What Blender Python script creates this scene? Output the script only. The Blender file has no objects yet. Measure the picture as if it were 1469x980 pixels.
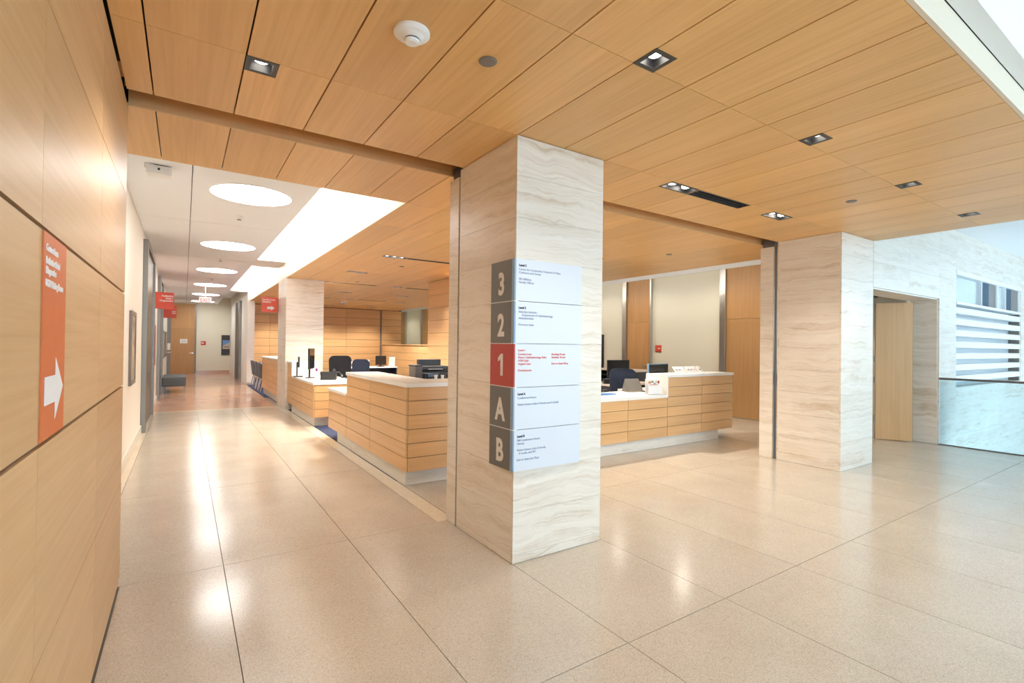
import bpy, bmesh, math, random
from mathutils import Matrix, Vector
random.seed(7)
SC = bpy.context.scene
COL = SC.collection

# ------------------------------------------------------------------ camera
cam_d = bpy.data.cameras.new('camera'); cam = bpy.data.objects.new('camera', cam_d); COL.objects.link(cam)
cam_d.sensor_width = 36.0; cam_d.lens = 707.96 / 1469 * 36.0; cam_d.clip_end = 200; cam_d.clip_start = 0.02
YAW, PITCH, ROLL = 0.585926, 0.007912, -0.012453
_f = Vector((math.sin(YAW), math.cos(YAW), 0)); _r = Vector((math.cos(YAW), -math.sin(YAW), 0))
_f = _f * math.cos(PITCH) + Vector((0, 0, math.sin(PITCH))); _d = _f.cross(_r)
_r2 = _r * math.cos(ROLL) + _d * math.sin(ROLL); _d2 = -_r * math.sin(ROLL) + _d * math.cos(ROLL)
cam.matrix_world = Matrix(((_r2.x, -_d2.x, -_f.x, 0), (_r2.y, -_d2.y, -_f.y, 0), (_r2.z, -_d2.z, -_f.z, 1.5), (0, 0, 0, 1)))
SC.camera = cam

# ------------------------------------------------------------------ world, exposure
W = bpy.data.worlds.new('daylight'); SC.world = W; W.use_nodes = True
bgn = W.node_tree.nodes['Background']; bgn.inputs[0].default_value = (0.57, 0.81, 1.0, 1); bgn.inputs[1].default_value = 5.5
SC.view_settings.view_transform = 'Standard'; SC.view_settings.look = 'None'
SC.view_settings.gamma = 1; SC.view_settings.use_curve_mapping = False; SC.view_settings.exposure = 0.40
SC.cycles.max_bounces = 10; SC.cycles.diffuse_bounces = 6; SC.cycles.glossy_bounces = 4
SC.cycles.transparent_max_bounces = 12; SC.cycles.sample_clamp_indirect = 6; SC.cycles.caustics_reflective = False
SC.cycles.caustics_refractive = False

# ------------------------------------------------------------------ constants (metres; +Y runs down the corridor)
CZ = 2.953            # wood ceiling
PX = 0.4135           # ceiling panel width
XWL, XWC = -0.31, -0.58   # wood wall face, corridor wall face
CORR_Z = 3.28
YB = 20.9             # office back wall
YE = 27.3             # corridor end wall
XR = 9.95             # office right wall

# ------------------------------------------------------------------ materials
MATS = {}
def nm(name):
    m = bpy.data.materials.new(name); m.use_nodes = True
    MATS[name] = m
    nt = m.node_tree
    return m, nt, nt.nodes['Principled BSDF']
def plain(name, col, rough=0.5, metal=0.0, spec=0.5, bump=0):
    m, nt, b = nm(name)
    b.inputs['Base Color'].default_value = (*col, 1); b.inputs['Roughness'].default_value = rough
    b.inputs['Metallic'].default_value = metal; b.inputs['Specular IOR Level'].default_value = spec
    n = nt.nodes.new('ShaderNodeTexNoise'); n.inputs['Scale'].default_value = 60
    g = nt.nodes.new('ShaderNodeNewGeometry'); nt.links.new(g.outputs['Position'], n.inputs['Vector'])
    mr = nt.nodes.new('ShaderNodeMapRange'); mr.inputs[3].default_value = max(0, rough - .05); mr.inputs[4].default_value = min(1, rough + .05)
    nt.links.new(n.outputs[0], mr.inputs[0]); nt.links.new(mr.outputs[0], b.inputs['Roughness'])
    if bump:
        bp = nt.nodes.new('ShaderNodeBump'); bp.inputs['Strength'].default_value = bump; bp.inputs['Distance'].default_value = .004
        nt.links.new(n.outputs[0], bp.inputs['Height']); nt.links.new(bp.outputs[0], b.inputs['Normal'])
    return m
def emit(name, col, s):
    m = bpy.data.materials.new(name); m.use_nodes = True; nt = m.node_tree; nt.nodes.clear()
    e = nt.nodes.new('ShaderNodeEmission'); e.inputs[0].default_value = (*col, 1); e.inputs[1].default_value = s
    o = nt.nodes.new('ShaderNodeOutputMaterial'); nt.links.new(e.outputs[0], o.inputs[0]); MATS[name] = m; return m
def ramp(nt, stops):
    r = nt.nodes.new('ShaderNodeValToRGB'); el = r.color_ramp.elements
    el[0].position, el[0].color = stops[0][0], (*stops[0][1], 1); el[1].position, el[1].color = stops[-1][0], (*stops[-1][1], 1)
    for p, c in stops[1:-1]:
        e = el.new(p); e.color = (*c, 1)
    return r
def coords(nt, scale, rnd=3.0):
    """world position, stretched, with a per-piece offset so that neighbouring pieces do not share a figure"""
    g = nt.nodes.new('ShaderNodeNewGeometry'); oi = nt.nodes.new('ShaderNodeObjectInfo')
    mu = nt.nodes.new('ShaderNodeMath'); mu.operation = 'MULTIPLY'; mu.inputs[1].default_value = rnd
    nt.links.new(oi.outputs['Random'], mu.inputs[0])
    ad = nt.nodes.new('ShaderNodeVectorMath'); ad.operation = 'ADD'
    nt.links.new(g.outputs['Position'], ad.inputs[0]); nt.links.new(mu.outputs[0], ad.inputs[1])
    mp = nt.nodes.new('ShaderNodeMapping'); mp.inputs['Scale'].default_value = scale
    nt.links.new(ad.outputs[0], mp.inputs['Vector']); return mp, oi
def wood(name, axis, tint=(1, 1, 1), rough=0.32):
    m, nt, b = nm(name)
    sc = [42, 42, 42]; sc['XYZ'.index(axis)] = 1.1
    mp, oi = coords(nt, sc)
    n1 = nt.nodes.new('ShaderNodeTexNoise'); n1.inputs['Scale'].default_value = 1.0; n1.inputs['Detail'].default_value = 5; n1.inputs['Roughness'].default_value = .62
    nt.links.new(mp.outputs[0], n1.inputs['Vector'])
    sc2 = [6, 6, 6]; sc2['XYZ'.index(axis)] = .45
    mp2, _ = coords(nt, sc2)
    n2 = nt.nodes.new('ShaderNodeTexNoise'); n2.inputs['Scale'].default_value = 1.0; n2.inputs['Detail'].default_value = 2
    nt.links.new(mp2.outputs[0], n2.inputs['Vector'])
    T = lambda c: tuple(c[i] * tint[i] for i in range(3))
    r1 = ramp(nt, [(.3, T((.63, .365, .160))), (.5, T((.68, .41, .190))), (.72, T((.72, .45, .220)))])
    nt.links.new(n1.outputs[0], r1.inputs[0])
    r2 = ramp(nt, [(.3, (.95, .94, .93)), (.7, (1.03, 1.03, 1.03))])
    nt.links.new(n2.outputs[0], r2.inputs[0])
    mx = nt.nodes.new('ShaderNodeMixRGB'); mx.blend_type = 'MULTIPLY'; mx.inputs[0].default_value = 1
    nt.links.new(r1.outputs[0], mx.inputs[1]); nt.links.new(r2.outputs[0], mx.inputs[2])
    hv = nt.nodes.new('ShaderNodeHueSaturation')
    mr = nt.nodes.new('ShaderNodeMapRange'); mr.inputs[3].default_value = .94; mr.inputs[4].default_value = 1.06
    nt.links.new(oi.outputs['Random'], mr.inputs[0]); nt.links.new(mr.outputs[0], hv.inputs['Value'])
    nt.links.new(mx.outputs[0], hv.inputs['Color']); nt.links.new(hv.outputs[0], b.inputs['Base Color'])
    b.inputs['Roughness'].default_value = rough; b.inputs['Specular IOR Level'].default_value = .4
    return m
def stone(name, light=(.80, .735, .645), dark=(.62, .52, .395), rough=.35):
    """travertine: wavering horizontal bedding, broken into patches by a cloud mask, with fine pores"""
    m, nt, b = nm(name); L = nt.links.new
    def noise(vec, scale, detail, rgh):
        n = nt.nodes.new('ShaderNodeTexNoise'); n.inputs['Scale'].default_value = scale; n.inputs['Detail'].default_value = detail; n.inputs['Roughness'].default_value = rgh
        L(vec, n.inputs['Vector']); return n.outputs[0]
    mp, oi = coords(nt, (1, 1, 1), 1.7)
    wav = noise(mp.outputs[0], 3.2, 3, .55)
    sx = nt.nodes.new('ShaderNodeSeparateXYZ'); L(mp.outputs[0], sx.inputs[0])
    mz = nt.nodes.new('ShaderNodeMath'); mz.operation = 'MULTIPLY_ADD'; mz.inputs[1].default_value = .16; L(wav, mz.inputs[0]); L(sx.outputs[2], mz.inputs[2])
    def bedding(h, v):
        cx = nt.nodes.new('ShaderNodeCombineXYZ')
        for i, (src, k) in enumerate(((sx.outputs[0], h), (sx.outputs[1], h), (mz.outputs[0], v))):
            mu = nt.nodes.new('ShaderNodeMath'); mu.operation = 'MULTIPLY'; mu.inputs[1].default_value = k; L(src, mu.inputs[0]); L(mu.outputs[0], cx.inputs[i])
        return cx.outputs[0]
    bed = noise(bedding(.30, 13), 1, 6, .68); fine = noise(bedding(2.2, 75), 1, 4, .6)
    cloud = noise(mp.outputs[0], 2.3, 4, .6)
    mid = tuple(light[i] * .65 + dark[i] * .35 for i in range(3))
    r1 = ramp(nt, [(.33, dark), (.46, mid), (.58, light), (.75, tuple(min(.9, c * 1.06) for c in light))]); L(bed, r1.inputs[0])
    rc = ramp(nt, [(.36, (0, 0, 0)), (.62, (1, 1, 1))]); L(cloud, rc.inputs[0])
    base = nt.nodes.new('ShaderNodeMixRGB'); L(rc.outputs[0], base.inputs[0]); base.inputs[1].default_value = (*tuple(light[i] * .93 + dark[i] * .07 for i in range(3)), 1); L(r1.outputs[0], base.inputs[2])
    r2 = ramp(nt, [(.30, (.86, .80, .73)), (.47, (1, .99, .98)), (.72, (1.04, 1.04, 1.05))]); L(fine, r2.inputs[0])
    mx = nt.nodes.new('ShaderNodeMixRGB'); mx.blend_type = 'MULTIPLY'; mx.inputs[0].default_value = .85; L(base.outputs[0], mx.inputs[1]); L(r2.outputs[0], mx.inputs[2])
    L(mx.outputs[0], b.inputs['Base Color']); b.inputs['Roughness'].default_value = rough
    b.inputs['Specular IOR Level'].default_value = .4
    return m
def terrazzo(name, base, chip_d, chip_l, rough=.11):
    m, nt, b = nm(name)
    mp, oi = coords(nt, (1, 1, 1), 5.0)
    v = nt.nodes.new('ShaderNodeTexVoronoi'); v.inputs['Scale'].default_value = 260
    nt.links.new(mp.outputs[0], v.inputs['Vector'])
    sep = nt.nodes.new('ShaderNodeSeparateColor'); nt.links.new(v.outputs['Color'], sep.inputs[0])
    r = ramp(nt, [(.10, chip_d), (.22, base), (.70, base), (.95, chip_l)]); nt.links.new(sep.outputs[0], r.inputs[0])
    n = nt.nodes.new('ShaderNodeTexNoise'); n.inputs['Scale'].default_value = 2.2; n.inputs['Detail'].default_value = 4
    nt.links.new(mp.outputs[0], n.inputs['Vector'])
    r2 = ramp(nt, [(.3, (.95, .94, .93)), (.7, (1.04, 1.04, 1.04))]); nt.links.new(n.outputs[0], r2.inputs[0])
    mx = nt.nodes.new('ShaderNodeMixRGB'); mx.blend_type = 'MULTIPLY'; mx.inputs[0].default_value = 1
    nt.links.new(r.outputs[0], mx.inputs[1]); nt.links.new(r2.outputs[0], mx.inputs[2]); nt.links.new(mx.outputs[0], b.inputs['Base Color'])
    mr = nt.nodes.new('ShaderNodeMapRange'); mr.inputs[3].default_value = rough - .03; mr.inputs[4].default_value = rough + .05
    nt.links.new(n.outputs[0], mr.inputs[0]); nt.links.new(mr.outputs[0], b.inputs['Roughness'])
    b.inputs['Specular IOR Level'].default_value = .6
    return m
def picture(name, stops, scale=(1, 1, 1)):
    m, nt, b = nm(name)
    mp, _ = coords(nt, scale, 0)
    n = nt.nodes.new('ShaderNodeTexNoise'); n.inputs['Scale'].default_value = 2; n.inputs['Detail'].default_value = 3
    nt.links.new(mp.outputs[0], n.inputs['Vector']); r = ramp(nt, stops); nt.links.new(n.outputs[0], r.inputs[0])
    nt.links.new(r.outputs[0], b.inputs['Base Color']); b.inputs['Roughness'].default_value = .3
    return m

wood('wood_x', 'X'); wood('wood_y', 'Y'); wood('wood_z', 'Z')
wood('wood_door', 'Z', (.80, .74, .66), .35); plain('bright_steel', (.58, .56, .52), .32, 1.0)
wood('wood_ceiling', 'Y', (1.16, 1.14, .98), .38)
wood('wood_wall', 'Y', (.96, 1.0, 1.05), .42)
stone('travertine', (.81, .745, .66), (.59, .47, .345)); stone('travertine_base', (.74, .71, .65), (.60, .55, .47))
terrazzo('terrazzo', (.53, .468, .39), (.43, .365, .29), (.61, .555, .475), .165)
terrazzo('terrazzo_pink', (.60, .36, .25), (.40, .22, .15), (.72, .52, .40), .13)
terrazzo('terrazzo_cream', (.70, .61, .48), (.55, .46, .34), (.78, .72, .60), .13)
plain('joint', (.20, .17, .14), .7); plain('dark_gap', (.045, .032, .022), .8)
plain('white_paint', (.86, .86, .85), .6); plain('cream_paint', (.82, .79, .66), .6); plain('atrium_white', (.85, .86, .87), .7)
plain('ceiling_white', (.87, .90, .94), .6); plain('corridor_white', (.85, .83, .77), .6)
plain('steel', (.24, .225, .20), .40, 1.0); plain('dark_steel', (.16, .17, .19), .4, .8); plain('chrome', (.8, .8, .8), .12, 1)
plain('pale_channel', (.50, .48, .45), .4, .5); plain('slate_channel', (.22, .27, .34), .35, .7); plain('bronze_rail', (.17, .16, .15), .35, .6)
plain('black_plastic', (.012, .012, .014), .4); plain('black_trim', (.035, .034, .034), .45); plain('charcoal', (.05, .05, .055), .5)
plain('screen', (.008, .009, .012), .12); plain('navy_fabric', (.012, .018, .040), .9, bump=.3); plain('black_fabric', (.012, .012, .015), .9, bump=.3)
plain('grey_vinyl', (.10, .115, .125), .5, bump=.1); plain('grey_fabric', (.085, .09, .10), .85, bump=.3)
plain('blue_carpet', (.020, .032, .085), .95, bump=.5)
plain('white_slab', (.86, .85, .81), .22); plain('white_plastic', (.85, .85, .84), .35)
plain('sign_red', (.62, .075, .035), .4); plain('sign_orange', (.70, .155, .035), .45); plain('sign_grey', (.135, .128, .12), .5)
plain('sign_face', (.68, .71, .77), .4); plain('sign_edge', (.22, .34, .50), .35); plain('level_red', (.42, .045, .035), .5)
plain('ink_black', (.02, .02, .03), .6); plain('ink_grey', (.30, .34, .46), .6); plain('ink_red', (.72, .10, .05), .6); plain('ink_white', (.88, .87, .86), .6)
plain('ink_stone', (.70, .66, .62), .6)
plain('beige_fascia', (.78, .66, .52), .5); plain('taupe', (.20, .17, .15), .5); plain('deep_blue', (.035, .075, .12), .55, 0, .2)
plain('purple', (.25, .03, .22), .5); plain('blue_plastic', (.03, .16, .40), .4); plain('paper', (.85, .85, .84), .7)
plain('orange_print', (.65, .26, .12), .6); plain('green_print', (.10, .25, .10), .6); plain('desk_laminate', (.60, .52, .43), .4)
plain('sky_print', (.16, .30, .60), .4); plain('building_print', (.62, .50, .38), .4); plain('slat_white', (.87, .88, .88), .45)
plain('brown_reveal', (.22, .18, .15), .6); plain('mullion', (.45, .47, .5), .4, .6)
plain('bezel_blue', (.16, .27, .38), .35)
picture('art_print', [(.3, (.10, .08, .06)), (.5, (.45, .38, .28)), (.7, (.70, .62, .48))], (3, 3, 3))
emit('lamp_warm', (1.0, .93, .82), 12); emit('disc_light', (1.0, .98, .95), 14); emit('cove_strip', (1.0, .97, .92), 85); emit('side_strip', (1.0, .95, .86), 30)
emit('exit_glow', (1.0, .86, .82), 1.0)
def glass_mat():
    m = bpy.data.materials.new('guard_glass'); m.use_nodes = True; nt = m.node_tree; nt.nodes.clear()
    t = nt.nodes.new('ShaderNodeBsdfTransparent'); t.inputs[0].default_value = (.86, .95, .975, 1)
    g = nt.nodes.new('ShaderNodeBsdfGlossy'); g.inputs[1].default_value = .02; g.inputs[0].default_value = (.95, 1, 1, 1)
    fr = nt.nodes.new('ShaderNodeFresnel'); fr.inputs[0].default_value = 1.5
    mx = nt.nodes.new('ShaderNodeMixShader'); o = nt.nodes.new('ShaderNodeOutputMaterial')
    nt.links.new(fr.outputs[0], mx.inputs[0]); nt.links.new(t.outputs[0], mx.inputs[1]); nt.links.new(g.outputs[0], mx.inputs[2]); nt.links.new(mx.outputs[0], o.inputs[0])
    MATS['guard_glass'] = m
glass_mat()
plain('mirror_glass', (.78, .86, .90), .04, .85)

# ------------------------------------------------------------------ helpers
WL = {}
def link(o, parent=None, loc=(0, 0, 0), rz=0):
    """loc is in world axes; things with a rotation take their parts in local coordinates"""
    COL.objects.link(o); loc = Vector(loc)
    if parent is not None:
        o.parent = parent
        if parent.get('_loc'): pass
        o.location = loc - WL.get(parent.name, Vector((0, 0, 0))) if parent.name not in LOCAL else loc
    else:
        o.location = loc
    o.rotation_euler = (0, 0, rz)
    WL[o.name] = loc if (parent is None or parent.name not in LOCAL) else Vector((0, 0, 0))
    if parent is not None and parent.name in LOCAL:
        LOCAL.add(o.name)
        CH[o.name] = loc
    return o
LOCAL = set(); CH = {}
def tag(o, label, cat, group=None):
    o['label'] = label; o['category'] = cat
    if group: o['group'] = group
    return o
def struct(o): o['kind'] = 'structure'; return o
def thing(name, label, cat, loc=(0, 0, 0), rz=None, group=None):
    o = bpy.data.objects.new(name, None); o.empty_display_size = .1
    link(o, None, loc, rz or 0)
    if rz is not None: LOCAL.add(o.name)
    if label: tag(o, label, cat, group)
    return o
CACHE = {}
def box_mesh(dx, dy, dz, bev, mat):
    k = (round(dx, 4), round(dy, 4), round(dz, 4), bev, mat)
    if k in CACHE: return CACHE[k]
    bm = bmesh.new(); bmesh.ops.create_cube(bm, size=1)
    bmesh.ops.scale(bm, vec=(dx, dy, dz), verts=bm.verts)
    if bev: bmesh.ops.bevel(bm, geom=list(bm.edges), offset=min(bev, min(dx, dy, dz) * .45), segments=2, affect='EDGES', profile=.6)
    me = bpy.data.meshes.new('box'); bm.to_mesh(me); bm.free(); me.materials.append(MATS[mat]); CACHE[k] = me
    return me
def box(name, x0, x1, y0, y1, z0, z1, mat, parent=None, bev=0):
    me = box_mesh(x1 - x0, y1 - y0, z1 - z0, bev, mat)
    c = ((x0 + x1) / 2, (y0 + y1) / 2, (z0 + z1) / 2)
    o = bpy.data.objects.new(name, me)
    if parent is not None and parent.name in CH:      # sub-part of a local part
        c = tuple(Vector(c) - CH[parent.name])
        o = link(o, parent, c); CH[o.name] = Vector(c); return o
    return link(o, parent, c)
def mesh_obj(name, bm, mat, parent=None, loc=(0, 0, 0), smooth=False):
    me = bpy.data.meshes.new(name); bmesh.ops.recalc_face_normals(bm, faces=bm.faces); bm.to_mesh(me); bm.free()
    for mm in ([mat] if isinstance(mat, str) else mat): me.materials.append(MATS[mm])
    if smooth:
        for p in me.polygons: p.use_smooth = True
    o = bpy.data.objects.new(name, me)
    if parent is not None and parent.name in CH:
        loc = tuple(Vector(loc) - CH[parent.name])
    return link(o, parent, loc)
def add_box(bm, x0, x1, y0, y1, z0, z1, mi=0):
    v = [bm.verts.new(p) for p in ((x0, y0, z0), (x1, y0, z0), (x1, y1, z0), (x0, y1, z0), (x0, y0, z1), (x1, y0, z1), (x1, y1, z1), (x0, y1, z1))]
    for f in ((3, 2, 1, 0), (4, 5, 6, 7), (0, 1, 5, 4), (1, 2, 6, 5), (2, 3, 7, 6), (3, 0, 4, 7)):
        bm.faces.new([v[i] for i in f]).material_index = mi
def add_cyl(bm, p0, p1, r0, r1=None, seg=16):
    r1 = r0 if r1 is None else r1
    p0, p1 = Vector(p0), Vector(p1); d = (p1 - p0).normalized()
    a = d.orthogonal().normalized(); b = d.cross(a)
    A = [bm.verts.new(p0 + (a * math.cos(t) + b * math.sin(t)) * r0) for t in [2 * math.pi * i / seg for i in range(seg)]]
    B = [bm.verts.new(p1 + (a * math.cos(t) + b * math.sin(t)) * r1) for t in [2 * math.pi * i / seg for i in range(seg)]]
    for i in range(seg): bm.faces.new((A[i], A[(i + 1) % seg], B[(i + 1) % seg], B[i]))
    bm.faces.new(A[::-1]); bm.faces.new(B)
def add_tube(bm, pts, r, seg=8):
    pts = [Vector(p) for p in pts]; rings = []
    for i, p in enumerate(pts):
        d = (pts[min(i + 1, len(pts) - 1)] - pts[max(i - 1, 0)]).normalized()
        ref = Vector((0, 0, 1)) if abs(d.z) < .95 else Vector((1, 0, 0))
        a = d.cross(ref).normalized(); b = d.cross(a)
        rings.append([bm.verts.new(p + (a * math.cos(t) + b * math.sin(t)) * r) for t in [2 * math.pi * k / seg for k in range(seg)]])
    for A, B in zip(rings, rings[1:]):
        for i in range(seg): bm.faces.new((A[i], A[(i + 1) % seg], B[(i + 1) % seg], B[i]))
    bm.faces.new(rings[0][::-1]); bm.faces.new(rings[-1])
def add_lathe(bm, prof, c=(0, 0, 0), seg=28):
    """profile of (radius, z)"""
    rings = [[bm.verts.new((c[0] + r * math.cos(t), c[1] + r * math.sin(t), c[2] + z)) for t in [2 * math.pi * k / seg for k in range(seg)]] for r, z in prof]
    for A, B in zip(rings, rings[1:]):
        for i in range(seg): bm.faces.new((A[i], A[(i + 1) % seg], B[(i + 1) % seg], B[i]))
    bm.faces.new(rings[0][::-1]); bm.faces.new(rings[-1])
def grid_mesh(u0, u1, v0, v1, holes, put):
    """cells of a rectangle minus rectangular holes; put(u0,u1,v0,v1) adds a cell"""
    U = sorted({u0, u1, *[min(max(h[i], u0), u1) for h in holes for i in (0, 1)]}); V = sorted({v0, v1, *[min(max(h[i], v0), v1) for h in holes for i in (2, 3)]})
    for a, b in zip(U, U[1:]):
        for c, d in zip(V, V[1:]):
            if b - a < 1e-4 or d - c < 1e-4: continue
            mu, mv = (a + b) / 2, (c + d) / 2
            if any(h[0] < mu < h[1] and h[2] < mv < h[3] for h in holes): continue
            put(a, b, c, d)
def rounded_panel(bm, w, h, t, r, seg=5, bulge=0, mi=0):
    """rounded rectangle in XZ, centred, thickness t along Y"""
    pts = []
    for cx, cz, a0 in ((w / 2 - r, h / 2 - r, 0), (-w / 2 + r, h / 2 - r, 90), (-w / 2 + r, -h / 2 + r, 180), (w / 2 - r, -h / 2 + r, 270)):
        for k in range(seg + 1):
            a = math.radians(a0 + 90 * k / seg); pts.append((cx + r * math.cos(a), cz + r * math.sin(a)))
    F = [bm.verts.new((x, -t / 2 - bulge * 0, z)) for x, z in pts]; B = [bm.verts.new((x, t / 2, z)) for x, z in pts]
    n = len(pts)
    for i in range(n): bm.faces.new((F[i], F[(i + 1) % n], B[(i + 1) % n], B[i]))
    bm.faces.new(F); bm.faces.new(B[::-1])
def text(body, size, mat, parent, loc, face, align='LEFT', name='lettering', bold=0.0, sx=1.0, depth=.0008):
    """face: '-Y' reads from the front, '-X' / '+X' on side faces"""
    cu = bpy.data.curves.new('txt', 'FONT'); cu.body = body; cu.size = size; cu.align_x = align; cu.align_y = 'TOP'
    cu.extrude = depth; cu.offset = bold; cu.resolution_u = 3; cu.space_line = 1.0
    to = bpy.data.objects.new('txt', cu); COL.objects.link(to)
    dg = bpy.context.evaluated_depsgraph_get(); me = bpy.data.meshes.new_from_object(to.evaluated_get(dg))
    bpy.data.objects.remove(to); bpy.data.curves.remove(cu)
    me.transform(Matrix.Scale(sx, 4, (1, 0, 0)))
    R = {'-Y': Matrix.Rotation(math.pi / 2, 4, 'X'),
         '-X': Matrix.Rotation(-math.pi / 2, 4, 'Z') @ Matrix.Rotation(math.pi / 2, 4, 'X'),
         '+X': Matrix.Rotation(math.pi / 2, 4, 'Z') @ Matrix.Rotation(math.pi / 2, 4, 'X')}[face]
    me.transform(R); me.materials.clear(); me.materials.append(MATS[mat])
    o = bpy.data.objects.new(name, me); return link(o, parent, loc)
def arrow_bm(L, H, shaft, t):
    bm = bmesh.new(); h = H / 2; s = shaft / 2; hd = L * .45
    pts = [(0, -s), (L - hd, -s), (L - hd, -h), (L, 0), (L - hd, h), (L - hd, s), (0, s)]
    return bm, pts, t
def copy_tree(o, loc=None, label=None, group=None, rz=None):
    c = o.copy(); COL.objects.link(c)
    if loc is not None: c.location = loc
    if rz is not None: c.rotation_euler = (0, 0, rz)
    if label: c['label'] = label
    if group: c['group'] = group
    for ch in o.children:
        d = ch.copy(); COL.objects.link(d); d.parent = c
        for g in ch.children:
            e = g.copy(); COL.objects.link(e); e.parent = d
    return c
def spot(x, y, z, energy, size=2.2, col=(1, .92, .80), blend=.6, rad=.05):
    l = bpy.data.lights.new('downlight_beam', 'SPOT'); l.energy = energy; l.spot_size = size; l.spot_blend = blend; l.color = col; l.shadow_soft_size = rad
    return l

# ================================================================== STRUCTURE: floor
floor = struct(box('floor', -.90, 10.1, -6.5, YE + .4, -.30, -.012, 'joint'))
GX = [.24 + .827 * k for k in range(0, 12)]
GYs = [1.757 + 2.07 * k for k in range(-4, 6)]           # -6.5 .. 12.1
def tiles(xs, ys, mat, name='floor_tile', g=.004):
    for a, b in zip(xs, xs[1:]):
        for c, d in zip(ys, ys[1:]):
            box(name, a + g / 2, b - g / 2, c + g / 2, d - g / 2, -.012, 0, mat, floor)
near_x = [-.31, .24] + GX[1:11] + [9.70, 10.08]
near_x = [-.31] + [x for x in GX if x < 9.6] + [10.08]
tiles(near_x, [y for y in GYs if y < 3.9], 'terrazzo')
ycor = [y for y in GYs if y > 3.8] + [12.62]
tiles([-.58, -.49], ycor, 'terrazzo_cream'); tiles([-.49, .24, 1.067, 1.80], ycor, 'terrazzo'); tiles([1.80, 1.955], ycor, 'terrazzo_cream')
tiles([1.958] + [x for x in GX if 2 < x < 7.5] + [7.70], [GYs[5], 5.2], 'terrazzo')
tiles([7.70, 8.51, 9.34, XR], [GYs[5], 5.9, 7.97, 10.04, 12.11, 14.18, 16.25, 18.3, 20.4, 24, YE + .3], 'terrazzo')
box('threshold_strip', -.58, 1.925, 12.62, 12.78, -.012, 0, 'terrazzo_cream', floor)
ypk = [12.78, 14.85, 16.9, 19.0, 21.1, 23.2, 25.3, YE]
tiles([-.58, .24, 1.067, 1.83], ypk, 'terrazzo_pink')
struct(box('floor_carpet_bay', 1.833, 1.958, 15.0, 19.48, -.012, .002, 'blue_carpet'))
carpet = box('carpet', 1.96, 7.695, 5.205, YB, -.012, .002, 'blue_carpet'); carpet['kind'] = 'structure'; carpet.name = 'floor_carpet'

# ================================================================== STRUCTURE: walls
# left wood wall
wl = struct(box('wall_left', -.60, -.332, -6.5, 3.84, 0, CZ - .012, 'dark_gap'))
ys = [1.73 + 1.055 * k for k in range(-7, 3)]
zs = [.012, .06, .642, 1.224, 1.79, 2.388, CZ - .012]
for a, b in zip(ys, ys[1:]):
    for i, (c, d) in enumerate(zip(zs, zs[1:])):
        lo = .006 if i in (3, 4) else .002; hi = .006 if i in (2, 3) else .002
        box('wall_panel' if i else 'plinth_strip', -.332, XWL - (.006 if i == 0 else 0), a + .0015, b - .0015, c + lo, d - hi, 'wood_wall', wl)
for z in (1.224, 1.79):
    box('reveal_strip', -.332, -.322, -5.6, 3.84, z - .006, z + .006, 'slate_channel', wl)

# corridor left wall
wc = struct(box('wall_corridor', -.80, XWC, 3.84, YE + .2, 0, 3.7, 'corridor_white'))
struct(box('baseboard_left', XWC, XWC + .018, 3.86, YE, .001, .13, 'travertine_base'))
# corridor end wall
we = struct(box('wall_end', -.80, 1.83, YE, YE + .2, 0, 3.7, 'cream_paint'))
struct(box('baseboard_end', .47, 1.82, YE - .018, YE, .001, .14, 'terrazzo_pink'))
# corridor right wall beyond the waiting bay
wr = struct(box('wall_corridor_right', 1.83, 2.05, 19.5, YE + .2, 0, 3.7, 'corridor_white'))
# office back wall with wood panels
wb = struct(box('wall_back', 2.05, 7.98, YB + .02, YB + .2, 0, 3.69, 'dark_gap'))
xs_b = [2.05, 2.72, 3.95, 5.60, 7.03]
zrow = [.16 + .3 * k for k in range(10)]; zrow[-1] = 2.94
for a, b in list(zip(xs_b, xs_b[1:])) + [(7.10, 7.98)]:
    for c, d in zip(zrow, zrow[1:]):
        box('wall_panel', a + .004, b - .004, YB, YB + .02, c + .005, d - .005, 'wood_x', wb)
box('corner_post', 7.03, 7.10, YB - .02, YB + .02, 0, 2.94, 'taupe', wb)
# office right wall (cream) with tall doors
wo = struct(box('wall_right', XR, XR + .2, 3.19, YE + .8, 0, 3.6, 'cream_paint'))
struct(box('trim_1', XR - .03, XR, 3.2, YE + .6, 3.25, 3.37, 'white_paint'))
struct(box('wall_far', 7.98, XR + .2, YE + .6, YE + .8, 0, 3.6, 'cream_paint'))
# wood block wall and low partition in the office
wk = struct(box('wall_block', 4.80, 5.55, 8.2, 10.78, 0, CZ - .004, 'dark_gap'))
zb = [.012 + .291 * k for k in range(0, 10)] + [CZ - .006]
for c, d in zip(zb, zb[1:]):
    box('wall_panel', 4.78, 4.80, 8.2, 10.80, c + .003, d - .003, 'wood_y', wk)
    box('wall_panel', 4.80, 5.55, 10.78, 10.80, c + .003, d - .003, 'wood_x', wk)
    box('wall_panel', 4.80, 5.55, 8.18, 8.20, c + .003, d - .003, 'wood_x', wk)
pw = struct(box('wall_partition', 7.12, 7.24, 11.4, YB - .02, 0, 1.46, 'dark_gap'))
zp = [.02, .30, .59, .88, 1.17, 1.455]
for yy0, yy1 in ((11.4, 13.4), (13.4, 15.4), (15.4, 17.4), (17.4, 19.2), (19.2, YB - .02)):
    for c, d in zip(zp, zp[1:]):
        box('wall_panel', 7.10, 7.12, yy0 + .003, yy1 - .003, c + .004, d - .004, 'wood_y', pw)
box('cap', 7.07, 7.27, 11.38, YB - .02, 1.46, 1.49, 'wood_y', pw)

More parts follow.
